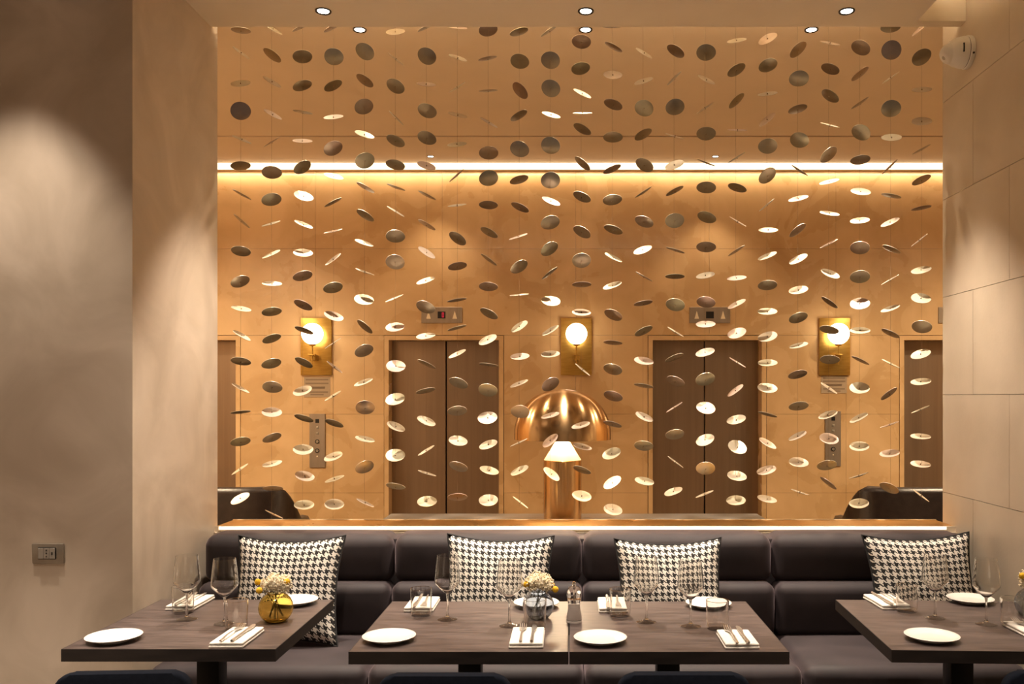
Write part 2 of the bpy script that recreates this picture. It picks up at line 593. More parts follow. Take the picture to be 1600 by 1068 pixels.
for k, x in enumerate((-2.6, 0.0)):  # unseen floods behind the camera, added for general fill light
    downlight(x, -1.0, CEIL, P_FLOOD_FILL, 'wide dining room downlight ' + ('added out of view as fill, nearer the stone wall' if k else 'added out of view as fill, nearer the plaster end wall'), 'added wide dining room fill lights', angle=140, blend=0.8)
for x, y, s in ((-3.5, 5.0, 'by the near wall beyond the plaster wall'), (-3.5, 5.9, 'by the lifts beyond the plaster wall'), (3.6, 5.0, 'by the near wall beyond the stone wall'), (3.6, 5.9, 'by the lifts beyond the stone wall')):  # added fill lamps, kept outside the view to brighten the lobby
    downlight(x, y, LOB, P_LOBBY_FILL, 'unseen lobby fill downlight added ' + s, 'added lobby fill downlights', col=AMBER, angle=150, blend=0.8)

# linear light at the head of the lift wall
t = thing('linear_light', 'long glowing linear light above the lift doors', 'linear light', (0, 7.66, 3.575))
obj('housing', box(-4.95, 4.95, 0.012, 0.05, -0.055, 0.05), 'ceiling_paint', t, smooth=0)
obj('diffuser', box(-4.95, 4.95, 0.0, 0.012, -0.053, 0.0), 'strip_glow', t, smooth=0)
ld = bpy.data.lights.new('strip_wash', 'AREA')
ld.shape = 'RECTANGLE'
ld.size, ld.size_y = 9.8, 0.03
ld.energy = 19
ld.color = AMBER
o = bpy.data.objects.new('strip_wash', ld)
o.location = (0, 0.085, -0.05)
o.rotation_euler = (math.radians(12), 0, 0)
link(o, t)
# cove light hidden on top of the ceiling edge
t = thing('cove_light', 'hidden cove light strip behind the restaurant ceiling edge', 'cove light', (0, YW, CEIL + 0.02))
obj('channel', box(XL + 0.02, XR - 0.02, 0.0, 0.02, -0.005, 0.012), 'ceiling_paint', t, smooth=0)
obj('diffuser', box(XL + 0.02, XR - 0.02, 0.0, 0.02, 0.012, 0.018), 'cove_glow', t, smooth=0)
# lit line under the sill
t = thing('sill_light', 'thin glowing light strip along the brass sill edge', 'light strip', (0, 4.437, 0.900))
obj('channel', box(XL + 0.02, XR - 0.05, 0.001, 0.008, -0.006, 0.0145), 'lip', t, smooth=0)
obj('diffuser', box(XL + 0.025, XR - 0.052, -0.004, 0.001, 0.0, 0.0135), 'sill_glow', t, smooth=0)
# strip in the ceiling recess beside the stone wall
t = thing('recess_light', 'hidden light strip in the ceiling recess by the stone wall', 'light strip', (XRec + 0.03, 0, CEIL + 0.14))
obj('channel', box(-0.03, 0.01, 0.5, 4.3, -0.01, 0.0), 'lip', t, smooth=0)
obj('diffuser', box(-0.02, 0.005, 0.5, 4.3, 0.0, 0.008), 'recess_glow', t, smooth=0)

# ------------------------------------------------------------------ disc strands
T1 = 5.3333
TILES = {
 (330, 30, T1): [(250,95,0,.3),(250,283,32,-.12),(245,538,-12,-.3),(245,765,-10,.92),(262,1005,18,-.12),(520,85,25,-.12),(512,302,33,.42),(508,525,27,-.2),
  (515,797,25,-.2),(505,1025,-35,.05),(740,70,-30,.15),(760,315,-5,.65),(760,557,-22,.5),(765,778,5,.13),(760,1018,-3,-.2),(1005,72,-32,.2),(1024,315,0,.82),
  (1014,555,-30,.45),(1020,820,-10,-.22),(1282,272,25,.78),(1282,513,32,.42),(1270,730,-20,.75),(1275,965,15,-.3),(1535,108,-8,-.28),(1540,335,35,-.06),
  (1535,560,28,.65),(1545,825,42,.07),(1538,1015,22,.5)],
 (620, 30, T1): [(245,70,-28,.15),(252,310,28,.8),(245,545,2,-.2),(257,765,20,.7),(253,990,20,.65),(507,72,2,-.1),(510,327,15,-.18),(505,570,-33,-.08),
  (510,803,12,-.18),(500,1045,-8,-.22),(762,90,-15,.65),(755,330,-13,.18),(762,598,-5,.12),(770,865,28,-.12),(1020,110,-18,.35),(1027,353,8,.72),
  (1032,595,45,.55),(1018,805,-30,.35),(1265,100,-33,.15),(1283,343,5,.85),(1287,577,15,.85),(1290,800,15,-.22),(1540,190,3,.68),(1530,413,-10,.6),
  (1550,622,25,-.2),(1555,785,0,-.07),(1550,918,28,.42)],
 (910, 30, T1): [(245,62,0,.2),(265,237,28,.25),(258,467,5,-.4),(263,712,20,.5),(260,985,0,.55),(518,285,32,-.16),(515,518,-15,-.25),(520,742,15,.8),
  (508,962,-27,.42),(785,268,33,.5),(770,495,-42,.12),(778,733,-5,.8),(775,978,18,-.07),(1037,278,0,.82),(1040,508,28,-.2),(1025,742,-30,-.08),(1038,955,3,.68),
  (1290,180,-5,-.2),(1287,425,-28,.5),(1288,680,-42,.35),(1300,927,5,-.1),(1550,165,-22,-.42),(1555,388,-18,.62),(1548,625,-3,-.2),(1545,838,-37,-.3)],
 (1200, 30, T1): [(255,255,-40,.5),(265,497,-3,.8),(247,752,-15,.4),(270,1010,18,.75),(522,203,17,-.1),(527,417,24,.5),(523,643,35,.5),(520,885,19,-.06),
  (778,240,32,.7),(770,458,-35,.3),(770,703,-30,.12),(782,945,28,.75),(1022,72,0,.5),(1033,258,5,.95),(1025,490,-30,-.06),(1028,747,-3,.85),(1035,988,5,-.35),
  (1262,80,-38,-.15),(1280,318,-25,.75),(1285,590,5,-.25),(1282,855,5,-.4)],
 (330, 220, T1): [(245,210,-8,.45),(262,450,27,.1),(258,670,40,.12),(250,920,8,.5),(505,265,0,.65),(503,492,-15,.65),(498,692,-20,-.08),(500,945,-28,-.15),
  (762,222,-35,.55),(775,462,12,-.45),(775,700,20,-.2),(768,935,0,-.4),(1015,65,-25,.7),(1020,300,10,-.25),(1015,515,-30,.15),(1015,755,-16,-.07),(1018,990,-40,-.15),
  (1283,165,-20,.8),(1290,390,28,.2),(1287,622,30,.35),(1270,852,17,-.2),(1535,202,12,.5),(1540,390,18,.1),(1540,590,30,-.08),(1535,798,3,.65),(1532,1010,5,.75)],
 (620, 220, T1): [(248,210,15,-.35),(253,457,25,.12),(250,700,30,.2),(248,933,32,-.3),(497,290,-42,.08),(503,540,-8,-.1),(507,815,33,.5),(507,1045,-10,.4),
  (768,103,0,.68),(768,313,-10,.8),(765,537,2,.42),(773,765,28,.35),(768,993,35,.15),(1025,70,15,.8),(1020,325,-18,.4),(1032,555,25,.35),(1007,800,-18,-.1),
  (1020,1050,-30,.55),(1283,40,10,.85),(1283,330,0,.85),(1288,505,22,-.3),(1280,683,-18,.7),(1270,902,-32,.6),(1550,192,42,.35),(1547,468,25,.45),(1547,760,30,.5),
  (1540,998,0,.75)],
 (910, 220, T1): [(250,240,-22,.3),(252,495,-8,.55),(263,742,20,.4),(262,975,28,-.2),(525,203,28,.6),(510,432,-32,.08),(520,675,22,.55),(503,910,-18,-.35),
  (770,203,-18,-.4),(775,418,-26,.22),(773,665,-8,.75),(783,912,18,.12),(1040,185,22,.06),(1040,390,5,.6),(1045,640,18,.55),(1038,885,2,.55),(1293,140,-30,.07),
  (1298,392,18,.4),(1303,675,32,-.06),(1290,917,-32,.12),(1550,45,0,.75),(1545,290,-42,.65),(1540,535,-38,.06),(1555,745,3,-.25),(1545,960,-20,-.25)],
 (1200, 220, T1): [(270,250,36,.08),(258,485,-10,-.25),(250,748,-38,.35),(258,987,-25,-.35),(505,117,-40,.55),(513,343,-10,-.2),(515,607,12,-.2),(510,860,-25,-.08),
  (773,160,-5,.48),(778,425,10,-.35),(767,668,-3,-.3),(768,893,3,.65),(1015,217,-42,.08),(1030,462,14,.2),(1018,680,-22,-.25),(1027,907,25,.25),(1278,72,-25,.1),
  (1278,327,-22,.35),(1278,562,-8,.18),(1250,830,-38,-.05)],
 (330, 410, T1): [(240,160,-22,.55),(255,388,8,-.25),(258,610,30,-.2),(248,825,10,.4),(240,1050,30,-.15),(510,180,0,-.25),(505,412,-10,.45),(505,635,-20,.4),
  (503,845,-15,.5),(513,1040,8,.6),(765,115,-15,.5),(768,355,25,.4),(780,567,20,.25),(778,835,28,.35),(1015,213,-15,.55),(1020,450,18,-.45),(1017,672,-35,-.05),
  (1030,873,38,-.1),(1280,80,18,-.07),(1270,310,8,-.55),(1280,535,42,.3),(1272,737,-20,.6),(1265,1000,-22,-.25),(1520,300,-24,-.08),(1530,540,-8,-.45),(1540,865,3,-.6)],
 (620, 410, T1): [(238,153,-20,-.25),(235,375,20,.6),(238,615,-8,-.3),(245,850,25,.2),(500,315,-10,.15),(500,547,-16,.15),(505,763,-26,-.2),(520,1005,20,.5),
  (763,203,2,.45),(770,428,28,.4),(757,645,-25,-.4),(768,855,8,.15),(1020,272,-5,-.08),(1025,535,-33,-.35),(1030,785,-5,-.35),(1020,1010,-22,-.2),(1275,90,-38,.15),
  (1288,322,5,-.5),(1285,570,-30,-.25),(1280,765,-3,-.35),(1283,1015,-30,.6),(1545,187,0,.28),(1540,418,3,-.35),(1555,895,40,-.08)],
 (910, 410, T1): [(253,195,-18,-.3),(263,440,22,.5),(257,672,5,.22),(257,893,12,.55),(520,120,30,.06),(510,342,-10,.25),(515,573,-25,.35),(515,822,10,-.4),
  (513,1030,10,.2),(777,117,0,.25),(782,353,8,.65),(783,582,32,-.06),(770,795,-22,.25),(783,990,20,.45),(1030,110,-10,-.3),(1035,332,8,.55),(1030,515,0,-.35),
  (1025,750,-15,-.4),(1028,975,-15,.65),(1290,132,-5,-.25),(1292,348,-25,-.25),(1293,590,-15,-.5),(1300,835,32,-.06),(1547,192,-5,.5),(1545,412,0,-.35),
  (1548,620,-12,-.5),(1548,838,0,-.35)],
 (1200, 410, T1): [(258,232,-8,-.4),(255,462,-18,.5),(262,693,-12,-.25),(248,935,-15,.4),(525,97,24,-.35),(515,335,36,.22),(510,563,12,.4),(520,810,3,.45),
  (768,120,0,.65),(768,345,-3,-.6),(768,568,2,-.35),(773,818,27,.15),(1015,145,-30,-.05),(1020,385,-18,-.25),(1020,593,27,.25),(1022,845,28,-.07),(1275,65,-10,-.35),
  (1270,300,10,-.5),(1283,537,10,.65),(1270,765,-15,-.45),(1270,995,-5,-.35)],
 (330, 600, 4.6433): [(213,205,-5,.15),(213,418,-10,.45),(208,618,-35,-.1),(210,830,-28,-.4),(442,205,0,-.5),(445,390,-20,.4),(445,578,-12,-.3),(455,757,3,.25),
  (465,945,28,-.05),(663,50,-20,-.45),(678,250,18,.3),(670,475,0,-.55),(688,668,12,-.5),(682,878,0,-.5),(883,88,-33,-.1),(895,285,20,.3),(887,527,-20,-.4),
  (900,688,-18,-.2),(897,872,0,-.55),(1120,172,3,.7),(1117,400,12,-.3),(1115,603,-20,.6),(1120,862,26,-.15),(1335,110,-12,-.6),(1340,310,25,-.4),(1335,517,-5,-.65),
  (1338,742,12,.3)],
 (620, 600, 4.6433): [(208,50,-12,.25),(215,268,22,-.4),(215,483,-32,-.12),(222,648,18,-.1),(222,852,-3,-.55),(440,195,-3,.5),(447,413,10,-.5),(453,600,20,.45),
  (442,820,0,.38),(660,45,8,.65),(655,245,-5,-.65),(665,440,-20,-.4),(675,627,15,-.4),(665,843,0,-.6),(900,200,10,.65),(885,425,-25,-.06),(893,627,-25,-.35),
  (902,858,38,-.07),(1115,228,-15,-.25),(1115,410,-40,-.4),(1127,653,40,-.4),(1335,300,-15,-.3),(1350,455,15,-.3),(1345,625,20,.3),(1345,812,10,-.55)],
 (910, 600, 4.6433): [(227,90,15,.5),(220,292,15,.25),(212,505,-20,-.55),(220,715,-32,-.5),(225,910,12,-.55),(452,240,25,-.35),(447,448,5,.5),(457,705,12,-.4),
  (668,170,-33,-.06),(675,368,-8,.5),(680,567,37,-.06),(658,780,-20,-.35),(900,175,10,-.6),(892,405,-20,-.55),(897,612,-3,.65),(888,800,-22,-.1),(1110,47,-38,-.25),
  (1120,260,-15,-.45),(1130,458,20,-.65),(1125,668,8,-.5),(1115,843,0,-.5),(1345,30,8,-.5),(1345,220,15,.15),(1345,430,32,-.3),(1335,625,-15,-.45),(1340,835,12,-.35)],
 (1200, 600, 4.6433): [(227,160,-8,.45),(217,378,-25,-.3),(225,568,8,-.5),(240,785,18,-.06),(440,30,35,-.12),(432,225,-18,-.35),(443,397,12,-.55),(418,590,-10,.5),
  (435,720,38,.2),(662,30,5,-.6),(655,245,-28,-.3),(660,452,0,-.5),(655,665,-20,-.05),(657,865,-5,-.5),(872,70,-38,.25),(878,295,-20,-.06),(880,505,-8,-.4),
  (872,755,22,.45),(1100,185,-25,-.06),(1102,380,3,-.3),(1102,582,5,-.35),(1105,810,38,-.07)],
}
SX = [376 + 48.36 * k for k in range(23)]
strands = [[] for _ in SX]
for (ox, oy, sc), L_ in TILES.items():
    for zx, zy, th, r in L_:
        x, y = ox + zx / sc, oy + zy / sc
        k = min(range(23), key=lambda q: abs(SX[q] - x))
        if all(abs(y - q[1]) > 14 for q in strands[k]):
            strands[k].append((x, y, th, r))

DR = 0.0495


def disc_mesh(var):
    """a thin shallow metal disc, slightly dished and a little irregular"""
    rnd = random.Random(var)
    seg, bm = 28, bmesh.new()
    dish = (0.004, 0.0025, 0.0055, 0.0035)[var]
    warp = [(1 + 0.018 * math.sin(2 * a + var) + 0.01 * math.sin(3 * a + 2 * var)) for a in [2 * math.pi * k / seg for k in range(seg)]]
    tops, bots = [], []
    for rr in (1.0, 0.72, 0.36):
        tops.append([bm.verts.new((DR * rr * warp[k] * math.cos(2 * math.pi * k / seg), DR * rr * warp[k] * math.sin(2 * math.pi * k / seg), dish * (rr * rr - 0.4) + 0.0008)) for k in range(seg)])
        bots.append([bm.verts.new((v.co.x, v.co.y, v.co.z - 0.0018)) for v in tops[-1]])
    ct = bm.verts.new((0, 0, dish * -0.4 + 0.0008))
    cb = bm.verts.new((0, 0, dish * -0.4 - 0.001))
    for k in range(seg):
        k2 = (k + 1) % seg
        for a, c in zip(tops, tops[1:]):
            bm.faces.new((a[k], a[k2], c[k2], c[k]))
        for a, c in zip(bots, bots[1:]):
            bm.faces.new((a[k2], a[k], c[k], c[k2]))
        bm.faces.new((tops[-1][k], tops[-1][k2], ct))
        bm.faces.new((bots[-1][k2], bots[-1][k], cb))
        bm.faces.new((tops[0][k2], tops[0][k], bots[0][k], bots[0][k2]))
    nb = len(bm.faces)
    lathe([(0, -0.006), (0.0022, -0.005), (0.0026, 0.0), (0.0022, 0.006), (0, 0.007)], 8, bm)
    me = to_mesh('disc', bm, 'disc_metal', 50)
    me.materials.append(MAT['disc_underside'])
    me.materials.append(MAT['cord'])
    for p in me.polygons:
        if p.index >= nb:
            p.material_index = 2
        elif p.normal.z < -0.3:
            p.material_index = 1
    return me


DISC = [disc_mesh(v) for v in range(4)]
ORD = ['first', 'second', 'third', 'fourth', 'fifth', 'sixth', 'seventh', 'eighth', 'ninth', 'tenth', 'eleventh', 'twelfth']
rnd = random.Random(3)
cord_me = to_mesh('cord', tube([(0, 0, 0), (0, 0, -1)], 0.0005, 5), 'cord')
for k, L_ in enumerate(strands):
    which = ORD[k] + ' strand from the plaster wall' if k < 12 else ORD[22 - k] + ' strand from the stone panelled wall'
    X0 = (SX[k] - VX) * YS / F
    t = thing('disc_strand', 'hanging cord of tilted bronze discs, ' + which, 'hanging strand', (X0, YS, LOB), group='cords of bronze discs hanging in the opening')
    L_.sort(key=lambda q: q[1])
    zlow = atd(L_[-1][0], L_[-1][1], YS).z
    c = bpy.data.objects.new('cord', cord_me)
    c.scale = (1, 1, LOB - zlow + 0.02)
    link(c, t)
    knot = None
    for (x, y, th, r) in L_:
        p = atd(SX[k] + (x - SX[k]) * 0.6, y, YS)
        v = (Vector((0, 0, EYE)) - p).normalized()
        R_ = v.cross(Vector((0, 0, 1))).normalized() * -1.0
        if R_.x < 0:
            R_ = -R_
        U_ = R_.cross(-v).normalized()
        if U_.z < 0:
            U_ = -U_
        a = math.radians(th)
        s = R_ * math.sin(a) + U_ * math.cos(a)
        n = s * math.sqrt(max(0, 1 - r * r)) + v * (-r)
        mj = R_ * math.cos(a) - U_ * math.sin(a)
        mn = n.cross(mj).normalized()
        spin = rnd.uniform(0, 2 * math.pi)
        ax = mj * math.cos(spin) + mn * math.sin(spin)
        ay = n.cross(ax)
        M = Matrix((ax, ay, n)).transposed().to_4x4()
        o = bpy.data.objects.new('disc', rnd.choice(DISC))
        M.translation = p - Vector((X0, YS, LOB))
        o.matrix_local = M
        link(o, t)
        o.matrix_basis = M

# ------------------------------------------------------------------ banquette
t = thing('banquette_sofa', 'long dark brown velvet banquette along the opening', 'banquette', (0, 0, 0))
SEAM = [-1.735, -0.833, 0.063, 0.966, 1.895]


def cushion(x0, x1, y0, y1, z0, z1, bev, seg=5, puff=0.012, name='cushion'):
    bm = bmesh.new()
    nx, ny, nz = 10, 4, 6
    box(x0, x1, y0, y1, z0, z1, bev, seg, bm)
    bmesh.ops.subdivide_edges(bm, edges=[e for e in bm.edges if e.calc_length() > 0.2], cuts=5, use_grid_fill=True)
    cx, cz, hx, hz = (x0 + x1) / 2, (z0 + z1) / 2, (x1 - x0) / 2, (z1 - z0) / 2
    cy, hy = (y0 + y1) / 2, (y1 - y0) / 2
    for v in bm.verts:
        u, w, q = (v.co.x - cx) / hx, (v.co.z - cz) / hz, (v.co.y - cy) / hy
        f = max(0, 1 - u ** 4)
        if q < -0.5:
            v.co.y -= puff * f * max(0, 1 - w * w)
        if w > 0.5:
            v.co.z += puff * 0.6 * f * max(0, 1 - q * q)
    return bm


obj('base', box(-1.72, 1.88, 3.72, 4.40, 0.10, 0.27, 0.01), 'velvet', t)
obj('back_frame', box(-1.72, 1.88, 4.27, 4.425, 0.27, 0.882, 0.01), 'velvet', t)
obj('plinth', box(-1.70, 1.86, 3.80, 4.40, 0.0, 0.10), 'black_metal', t, smooth=0)
for a, b_ in zip(SEAM, SEAM[1:]):
    a, b_ = a + 0.0025, b_ - 0.0025
    obj('seat_cushion', cushion(a, b_, 3.64, 4.30, 0.27, 0.452, 0.045, 5), 'velvet', t)
    obj('lower_back', cushion(a, b_, 4.13, 4.41, 0.44, 0.690, 0.045, 5, 0.01), 'velvet', t)
    obj('upper_back', cushion(a, b_, 4.20, 4.42, 0.675, 0.905, 0.055, 6, 0.012), 'velvet', t)


def pillow(px_l, px_r, py_top, d_top, label, roll=0.0, w=0.49, h=0.49, yaw=0.0):
    """square cushion with dog-ear corners, leaning on the back"""
    t = thing('houndstooth_cushion', label, 'cushion', group='houndstooth cushions on the banquette')
    n, T = 22, 0.085
    bm = bmesh.new()
    uvl = bm.loops.layers.uv.new('UVMap')
    hw, hh = w / 2, h / 2

    def outline(u, v):
        x = hw * u * (1 - 0.11 * (1 - v * v))
        z = hh * v * (1 - 0.13 * (1 - u * u))
        return x, z
    grids = []
    for sgn in (-1, 1):
        g = []
        for j in range(n + 1):
            row = []
            for i in range(n + 1):
                u, v = -1 + 2 * i / n, -1 + 2 * j / n
                x, z = outline(u, v)
                e = max(0.0, (1 - u * u)) ** 0.5 * max(0.0, (1 - v * v)) ** 0.5
                y = sgn * T * (e ** 0.8) + 0.004 * math.sin(5 * u + 3 * v) * e
                if sgn == 1 and (i in (0, n) or j in (0, n)):
                    row.append(grids[0][j][i])
                else:
                    row.append(bm.verts.new((x, y, z)))
            g.append(row)
        grids.append(g)
    for gi, g in enumerate(grids):
        for j in range(n):
            for i in range(n):
                q = [(i, j), (i + 1, j), (i + 1, j + 1), (i, j + 1)]
                f = bm.faces.new([g[b][a] for a, b in q])
                for lp, (a, b) in zip(f.loops, q):
                    lp[uvl].uv = (a / n, b / n)
    obj('cover', bm, 'houndstooth', t, smooth=80)
    pts = []
    for k in range(n):
        pts.append(outline(-1 + 2 * k / n, -1))
    for k in range(n):
        pts.append(outline(1, -1 + 2 * k / n))
    for k in range(n):
        pts.append(outline(1 - 2 * k / n, 1))
    for k in range(n + 1):
        pts.append(outline(-1, 1 - 2 * k / n))
    obj('piping', tube([(x, 0, z) for x, z in pts], 0.0048, 6), 'black_piping', t)
    lean = math.radians(17)
    top = atd((px_l + px_r) / 2, py_top, d_top)
    cz = top.z - hh * math.cos(lean) + 0.006
    t.location = (top.x, d_top - hh * math.sin(lean), cz)
    t.rotation_euler = (-lean, roll, yaw)
    return t


pillow(373, 540, 838, 4.075, 'black and white houndstooth cushion behind the amber vase', yaw=0.0)
pillow(697, 865, 837, 4.075, 'black and white houndstooth cushion behind the smoky vase', roll=0.02)
pillow(960, 1128, 842, 4.075, 'black and white houndstooth cushion beside the salt mill', roll=-0.012)
pillow(1349, 1516, 835, 4.075, 'black and white houndstooth cushion against the stone wall', roll=-0.03)

# ------------------------------------------------------------------ tables
def table(label, cx, cy, w, dp, rz=0.0):
    t = thing('dining_table', label, 'table', (cx, cy, 0), rz, group='dark wood dining tables')
    obj('tabletop', box(-w / 2 + 0.0025, w / 2 - 0.0025, -dp / 2 + 0.0025, dp / 2 - 0.0025, ZT - 0.04, ZT), 'dark_wood', t, smooth=0)
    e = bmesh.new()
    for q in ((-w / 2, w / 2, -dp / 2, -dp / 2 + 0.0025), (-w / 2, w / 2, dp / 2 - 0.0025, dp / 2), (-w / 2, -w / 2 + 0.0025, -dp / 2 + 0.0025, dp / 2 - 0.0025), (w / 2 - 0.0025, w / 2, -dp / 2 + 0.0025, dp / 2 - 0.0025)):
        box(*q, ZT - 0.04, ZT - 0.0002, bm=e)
    obj('shaded_edge', e, 'edge_shade_wood', t, smooth=0)  # thin added strips that carry the painted shade of the table edges
    obj('column', box(-0.04, 0.04, -0.04, 0.04, 0.02, ZT - 0.045, 0.004), 'black_metal', t)
    obj('top_bracket', box(-0.2, 0.2, -0.03, 0.03, ZT - 0.052, ZT - 0.0405), 'black_metal', t, smooth=0)
    obj('base_plate', box(-0.22, 0.22, -0.22, 0.22, 0, 0.02, 0.004), 'black_metal', t)
    return t


table('dark wood table beside the plaster wall', -1.288, 3.21, 0.69, 0.70)
table('dark wood table under the smoky vase', -0.3515, 3.18, 0.70, 0.70)
table('dark wood table joined beside the salt mill', 0.3515, 3.18, 0.70, 0.70)
table('dark wood table beside the stone wall', 1.395, 3.19, 0.69, 0.71, math.radians(-2.6))


def chair(px, d, label, rz=0.0):
    t = thing('dining_chair', label, 'chair', ((px - VX) * d / F, d, 0), rz, group='navy chairs at the tables')
    # upholstered back, rounded corners, slight curve
    bm = bmesh.new()
    W, Z0, Z1, rc = 0.185, 0.47, 0.80, 0.05
    poly = []
    for cx, cz, a0 in ((W - rc, Z1 - rc, 0), (-W + rc, Z1 - rc, 90), (-W + rc, Z0 + rc, 180), (W - rc, Z0 + rc, 270)):
        for q in range(7):
            a = math.radians(a0 + 15 * q)
            poly.append((cx + rc * math.cos(a), cz + rc * math.sin(a)))
    prism(poly, 'y', -0.018, 0.018, bm)
    es = [e for e in bm.edges if abs(e.verts[0].co.y - e.verts[1].co.y) < 1e-5]
    bmesh.ops.bevel(bm, geom=es, offset=0.01, segments=3, profile=0.5, affect='EDGES')
    obj('backrest', bm, 'chair_fabric', t, smooth=50)
    obj('seat', box(-0.21, 0.21, -0.005, 0.40, 0.42, 0.475, 0.02, 4), 'chair_fabric', t)
    for sx in (-1, 1):
        obj('leg', tube([(sx * 0.19, 0.36, 0.42), (sx * 0.215, 0.40, 0.0)], [0.014, 0.009], 10), 'black_metal', t)
        obj('leg', tube([(sx * 0.165, 0.0, 0.53), (sx * 0.18, -0.01, 0.42), (sx * 0.2, -0.06, 0.0)], [0.012, 0.013, 0.009], 10), 'black_metal', t)
    return t


chair(193, 2.46, 'navy upholstered chair at the table beside the plaster wall', 0.06)
chair(695, 2.44, 'navy upholstered chair at the table under the smoky vase')
chair(1068, 2.45, 'navy upholstered chair at the table with the salt mill')
chair(1672, 2.46, 'navy upholstered chair at the table beside the stone wall', -0.04)

# ------------------------------------------------------------------ tableware prototypes
def plate_mesh():
    r = 0.0875
    return to_mesh('side_plate', lathe([(0, 0.004), (0.05, 0.004), (0.06, 0.0055), (0.078, 0.0115), (r, 0.0165), (r + 0.0008, 0.0178), (r - 0.001, 0.019),
                                        (0.077, 0.0145), (0.06, 0.0085), (0.05, 0.0072), (0, 0.0068)], 48), 'porcelain', 60)


def plate_foot():
    return to_mesh('foot_ring', lathe([(0.044, 0.0), (0.05, 0.0), (0.052, 0.0045), (0.042, 0.0045)], 36, closed=True), 'porcelain', 40)


PLATE, PFOOT = plate_mesh(), plate_foot()
T_WALL, T_VASE, T_SALT, T_STONE = ('table beside the plaster wall', 'table under the smoky vase', 'table joined beside the salt mill', 'table beside the stone wall')


def place_mesh(name, me, loc, parent=None, rz=0.0):
    o = bpy.data.objects.new(name, me)
    o.location = loc
    o.rotation_euler = (0, 0, rz)
    return link(o, parent)


def plate(px, py, label):
    t = thing('side_plate', label, 'plate', onz(px, py), group='white side plates')
    place_mesh('dish', PLATE, (0, 0, 0), t)
    place_mesh('foot_ring', PFOOT, (0, 0, 0), t)


plate(178, 1000, 'white side plate on the chair side of the ' + T_WALL)
plate(461, 942.5, 'white side plate behind the amber vase')
plate(608, 1000, 'white side plate on the chair side of the ' + T_VASE)
plate(838, 946.5, 'white side plate behind the smoky vase')
plate(938, 1002, 'white side plate in front of the salt mill')
plate(1107, 947, 'white side plate on the banquette side of the ' + T_SALT)
plate(1456, 999, 'white side plate on the chair side of the ' + T_STONE)
plate(1516, 940, 'white side plate on the banquette side of the ' + T_STONE)


def wine_meshes(h=0.233):
    s = h / 0.233
    P = [(0.0365, 0.0985 - 0.0985)]
    foot = [(0, 0.0), (0.036, 0.0), (0.0366, 0.0012), (0.034, 0.0022), (0.018, 0.0052), (0.008, 0.0095), (0.0048, 0.016), (0.0045, 0.02)]
    stem = [(0, 0.0085), (0.0078, 0.0095), (0.0047, 0.017), (0.0037, 0.03), (0.0034, 0.06), (0.0037, 0.082), (0.0052, 0.093), (0.0, 0.097)]
    foot = foot[:5] + [(0.0075, 0.0088), (0, 0.0088)]
    bowl_o = [(0, 0.0935), (0.006, 0.095), (0.013, 0.1), (0.028, 0.1145), (0.0425, 0.130), (0.0465, 0.1365), (0.0472, 0.142), (0.0456, 0.162), (0.0424, 0.195), (0.0378, h)]
    bowl_i = [(r - 0.0011, z + 0.0006) for r, z in bowl_o[2:]][::-1] + [(0.006, 0.099), (0, 0.0975)]
    bowl_i[0] = (0.0369, h)
    return (to_mesh('bowl', lathe(bowl_o + bowl_i, 40), 'clear_glass', 50), to_mesh('stem', lathe(stem, 32), 'clear_glass', 50), to_mesh('foot', lathe(foot, 36), 'base_glass', 50))


BOWL, STEM, FOOT = wine_meshes()


def wine(px, py, label):
    t = thing('wine_glass', label, 'wine glass', onz(px, py), group='wine glasses')
    place_mesh('bowl', BOWL, (0, 0, 0), t)
    place_mesh('stem', STEM, (0, 0, 0), t)
    place_mesh('foot', FOOT, (0, 0, 0), t)


wine(292, 967, 'stemmed wine glass on the banquette side of the ' + T_WALL)
wine(351, 974, 'stemmed wine glass on the chair side of the ' + T_WALL)
wine(699, 967, 'stemmed wine glass on the banquette side of the ' + T_VASE)
wine(796, 977, 'stemmed wine glass on the chair side of the ' + T_VASE)
wine(1010, 971, 'stemmed wine glass on the banquette side of the ' + T_SALT)
wine(1079, 978, 'stemmed wine glass on the chair side of the ' + T_SALT)
wine(1461, 965, 'stemmed wine glass on the banquette side of the ' + T_STONE)
wine(1541, 975, 'stemmed wine glass on the chair side of the ' + T_STONE)

TUM = to_mesh('wall', lathe([(0.0354, 0.0125), (0.0378, 0.0125), (0.0405, 0.1), (0.0384, 0.1)], 40, closed=True), 'clear_glass', 50)
TBASE = to_mesh('base', lathe([(0, 0), (0.033, 0), (0.0365, 0.002), (0.0377, 0.006), (0.0378, 0.012), (0.033, 0.0122), (0, 0.0105)], 40), 'base_glass', 50)
TRIM = to_mesh('rim', lathe([(0.0404, 0.1001), (0.0395, 0.1012), (0.0385, 0.1001)], 40, closed=True), 'clear_glass', 50)


def tumbler(px, py, label):
    t = thing('tumbler', label, 'tumbler', onz(px, py), group='clear tumblers')
    place_mesh('wall', TUM, (0, 0, 0), t)
    place_mesh('base', TBASE, (0, 0, 0), t)
    place_mesh('rim', TRIM, (0, 0, 0), t)


tumbler(286, 957, 'clear water tumbler on the banquette side of the ' + T_WALL)
tumbler(369, 982, 'clear water tumbler on the chair side of the ' + T_WALL)
tumbler(658, 961, 'clear water tumbler on the banquette side of the ' + T_VASE)
tumbler(836, 980, 'clear water tumbler in front of the smoky vase')
tumbler(969, 962, 'clear water tumbler on the banquette side of the ' + T_SALT)
tumbler(1121, 982, 'clear water tumbler on the chair side of the ' + T_SALT)
tumbler(1417, 955, 'clear water tumbler on the banquette side of the ' + T_STONE)
tumbler(1582, 978, 'clear water tumbler on the chair side of the ' + T_STONE)


